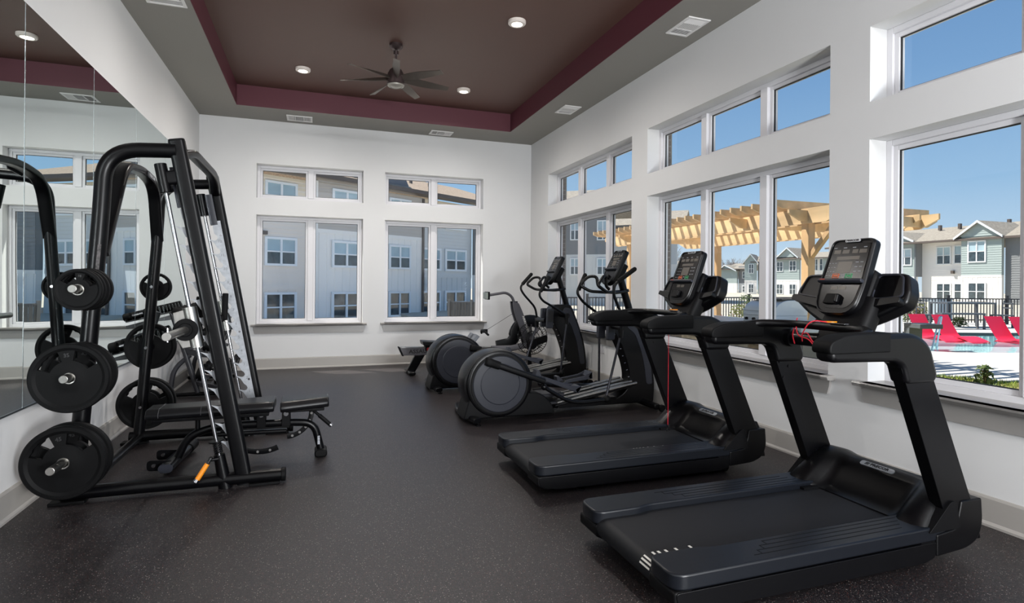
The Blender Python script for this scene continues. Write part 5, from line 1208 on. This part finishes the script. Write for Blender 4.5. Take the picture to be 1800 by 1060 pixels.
# ---- building outside the far right window
P, Q = at(900, 44.), at(1080, 41.5)
F = Face((P.x, P.y), (Q.x, Q.y))
t = thing('apartment_building', 'grey and white two-storey building seen through the right wall window nearest the corner', 'building', (P.x, P.y, GZ))
zs = F.hit(1035, 443)[1]; ze = F.hit(1035, 385)[1]
zs = 3.6; ze = 7.4
lap(F, t, -1, F.L, zs, ze, 0, SID['dark'], .22); batten(F, t, -1, F.L, GZ-.3, zs, 0, SID['blue'])
for px0, px1 in ((1004, 1017), (1051, 1068)):
    a0, a1 = F.hit(px0, 440)[0], F.hit(px1, 440)[0]
    for y0, y1 in ((389, 421), (455, 482)): win(F, t, a0, a1, F.hit(px0, y1)[1], F.hit(px0, y0)[1], .03)
roof(F, t, -1.5, F.L+.6, ze+.1, ze+1.8, .6, 5, SHING)
P, Q = at(1080, 52.), at(1190, 50.); F = Face((P.x, P.y), (Q.x, Q.y))
t = thing('apartment_building', 'pale building behind the pier between the first two right windows', 'building', (P.x, P.y, GZ))
lap(F, t, -1, F.L, 3.2, F.hit(1100, 402)[1], 0, SID['blue'], .25); batten(F, t, -1, F.L, GZ-.3, 3.2, 0, SID['white'])
for px0, px1 in ((1082, 1096), (1102, 1112)):
    a0, a1 = F.hit(px0, 440)[0], F.hit(px1, 440)[0]
    for y0, y1 in ((404, 428), (460, 480)): win(F, t, a0, a1, F.hit(px0, y1)[1], F.hit(px0, y0)[1], .03)
roof(F, t, -1.5, F.L+.6, F.hit(1100, 400)[1], F.hit(1100, 400)[1]+2, .6, 5, SHING)

# ---- building beyond the pool
F = Face((59, 60), (59, 20)); Yv = lambda y: 60-y
t = thing('apartment_building', 'large green-grey and white two-storey apartment building beyond the pool', 'building', (59, 40, -.4))
lap(F, t, Yv(52), Yv(42.0), 2.4, 5.85, 0, SID['green'], .21); batten(F, t, Yv(52), Yv(42.0), -.5, 2.4, 0, SID['white'])
lap(F, t, Yv(42.0), Yv(37.3), -.5, 5.95, -.9, SID['white'], .21)
F.box(mbx := MB(), Yv(42.0)-.01, Yv(42.0)+.02, 2.4, 5.85, -.9, 0); obj('return_wall', mbx, SID['dark'], t, flat=True)
lap(F, t, Yv(37.3), Yv(33.9), 2.5, 6.15, .5, SID['green'], .21); batten(F, t, Yv(37.3), Yv(33.9), -.5, 2.5, .5, SID['white'])
lap(F, t, Yv(33.9), Yv(20), -.5, 5.95, 0, SID['dark'], .21)
for (ya, yb, z0, z1, o) in ((43.84, 42.5, 3.68, 5.30, 0), (43.82, 42.48, .2, 1.66, 0), (40.45, 39.2, 3.7, 5.38, -.9), (38.76, 37.5, 3.74, 5.42, -.9), (40.43, 39.18, .2, 1.68, -.9), (38.74, 37.5, .2, 1.68, -.9), (36.62, 35.25, 3.78, 5.66, .5), (36.6, 35.23, .2, 1.75, .5), (32, 30.6, 3.7, 5.4, 0), (32, 30.6, .2, 1.7, 0), (48.5, 47.2, 3.7, 5.3, 0)):
    win(F, t, Yv(ya), Yv(yb), z0, z1, o+.03, blind=z1 > 3)
r_ = roof(F, t, Yv(52.5), Yv(19.5), 6.0, 7.95, .7, 7, SHING)
gable(F, t, Yv(46.0), Yv(44.05), Yv(42.1), 6.12, 7.1, .35, SID['green'], SHING); gable(F, t, Yv(37.5), Yv(35.72), Yv(33.95), 6.15, 7.45, .55, SID['green'], SHING)
for y in (43, 41, 38.8, 36.5): obj('roof_vent', F.box(MB(), Yv(y)-.12, Yv(y)+.12, 7.5, 8.05, -5.2, -4.9), GUT, r_)
obj('downspout', F.box(MB(), Yv(42.1), Yv(41.95), -.5, 5.9, .02, .12), M('downspout_grey', (110, 116, 120), .5), t); obj('wall_light', F.box(MB(), Yv(39.0), Yv(38.75), 2.7, 3.0, -.85, -.6), GUT, t)
def far_block(label, pl, dl, pr, dr, segs, wins, gables, eave, ridge, over=.6):
    P, Q = at(pl, dl), at(pr, dr); F = Face((P.x, P.y), (Q.x, Q.y)); t = thing('apartment_building', label, 'building', (P.x, P.y, -.4))
    S = lambda px: F.hit(px, 497)[0]
    Z = lambda px, py: F.hit(px, py)[1]
    for (p0, p1, ysplit, top, up_, lo_, o) in segs:
        pm = (p0+p1)/2; lap(F, t, S(p0), S(p1), Z(pm, ysplit), Z(pm, top), o, SID[up_], .3); batten(F, t, S(p0), S(p1), -.8, Z(pm, ysplit), o, SID[lo_], .6)
    for (p0, p1, y0, y1, o) in wins: win(F, t, S(p0), S(p1), Z(p0, y1), Z(p0, y0), o+.04, blind=False)
    if eave: roof(F, t, S(eave[0]), S(eave[1]), Z(eave[0], eave[2]), Z(eave[0], ridge), over, 6, SHING)
    for (pa, pc, pb, ye, yp, o, mt) in gables: gable(F, t, S(pa), S(pc), S(pb), Z(pc, ye), Z(pc, yp), o, SID[mt], SHING)
    return t
far_block('green-grey building between the two pergola posts with a small gable over two window columns', 1345, 97, 1475, 86, [(1340, 1405, 492, 455, 'green', 'white', 0), (1405, 1446, 480, 453, 'white', 'white', -.8), (1446, 1480, 492, 452, 'green', 'white', 0)],
          [(1366, 1376, 461, 477, 0), (1388.5, 1399, 459, 476, 0), (1366, 1376, 500, 516, 0), (1388.5, 1399, 500, 517, 0), (1436, 1446, 455, 475, -.8), (1425, 1432, 456, 475, -.8)], [(1370, 1387, 1404, 452, 437, .4, 'green')], (1338, 1482, 456), 444)
far_block('tall narrow gabled grey wing left of the middle window mullion', 1306, 99, 1345, 97, [(1310, 1331, 493, 461, 'green', 'white', .6), (1331, 1347, 493, 459, 'dark', 'green', -.5)],
          [(1318, 1325.5, 465, 480, .6), (1318, 1325.5, 500, 514, .6)], [(1309.5, 1320.5, 1331.5, 461, 448, .6, 'green')], (1320, 1348, 460), 448)
far_block('lower pale building with slate side wing beside the left pergola post', 1262, 118, 1314, 112, [(1262, 1295.5, 498, 474, 'green', 'white', 0), (1295.5, 1313, 498, 468, 'dark', 'blue', -.5)],
          [(1303, 1311, 478, 489, -.5), (1303, 1311, 503, 513, -.5)], [(1266, 1277, 1295.5, 476, 467, .4, 'green')], (1262, 1314, 473), 462)
far_block('small pale green building at the left edge of the middle window', 1155, 100, 1212, 100, [(1150, 1190, 493, 466, 'green', 'green', 0), (1190, 1212, 493, 466, 'blue', 'blue', -.5)],
          [(1177, 1188, 469, 481, 0), (1177, 1188, 497, 508, 0)], [], (1148, 1213, 465), 456)
# ---- bare trees behind the buildings
def bare_tree(px, d, h, sp, label):
    p = at(px, d); t = thing('bare_tree', label, 'tree', (p.x, p.y, -.5)); rr = random.Random(int(px)); tk = MB(); tw = MB()
    tk.tube([(p.x, p.y, -.5), (p.x+.1, p.y, h*.4), (p.x, p.y, h*.7)], (.22, .1), 8)
    for i in range(150):
        a = rr.random()*6.28; z0 = h*(.3+.4*rr.random()); L = sp*(.4+.6*rr.random()); e_ = Vector((p.x+math.cos(a)*L*.8, p.y+math.sin(a)*L*.8, min(h, z0+h*.35*rr.random()+.3))); m_ = Vector((p.x+math.cos(a)*L*.35, p.y+math.sin(a)*L*.35, z0+.1*h))
        tw.tube([(p.x, p.y, z0), m_, e_], (.05, .015), 4)
        for j in range(3):
            q = m_.lerp(e_, rr.random()); tw.tube([q, q+Vector((rr.uniform(-.8, .8), rr.uniform(-.8, .8), rr.uniform(.1, .9)))], (.02, .01), 3)
    bk = M('bare_bark', (128, 118, 112), .9); obj('trunk', tk, bk, t); obj('branches', tw, bk, t, kind='stuff')
bare_tree(1181, 132, 10.5, 3.4, 'bare tree above the small pale green building'); bare_tree(1280, 142, 7.8, 3.6, 'bare tree right beside the left pergola post'); bare_tree(1292, 150, 8.2, 3.2, 'bare tree above the slate side wing'); bare_tree(1303, 145, 7.4, 3.2, 'rightmost bare tree above the slate side wing')

for o in COL.objects:   # repeats of one kind share a group
    if o.parent is None and o.get('category') and not o.get('group'):
        g_ = {'bare_tree': 'bare trees behind the buildings', 'shrub': 'plants outside along the patio', 'wall_outlet': 'white wall outlets', 'apartment_building': 'apartment buildings outside', 'picket_fence': 'black picket fences', 'elliptical_trainer': 'black elliptical trainers in front of the right wall'}.get(o.name.split('.')[0])
        if g_: o['group'] = g_
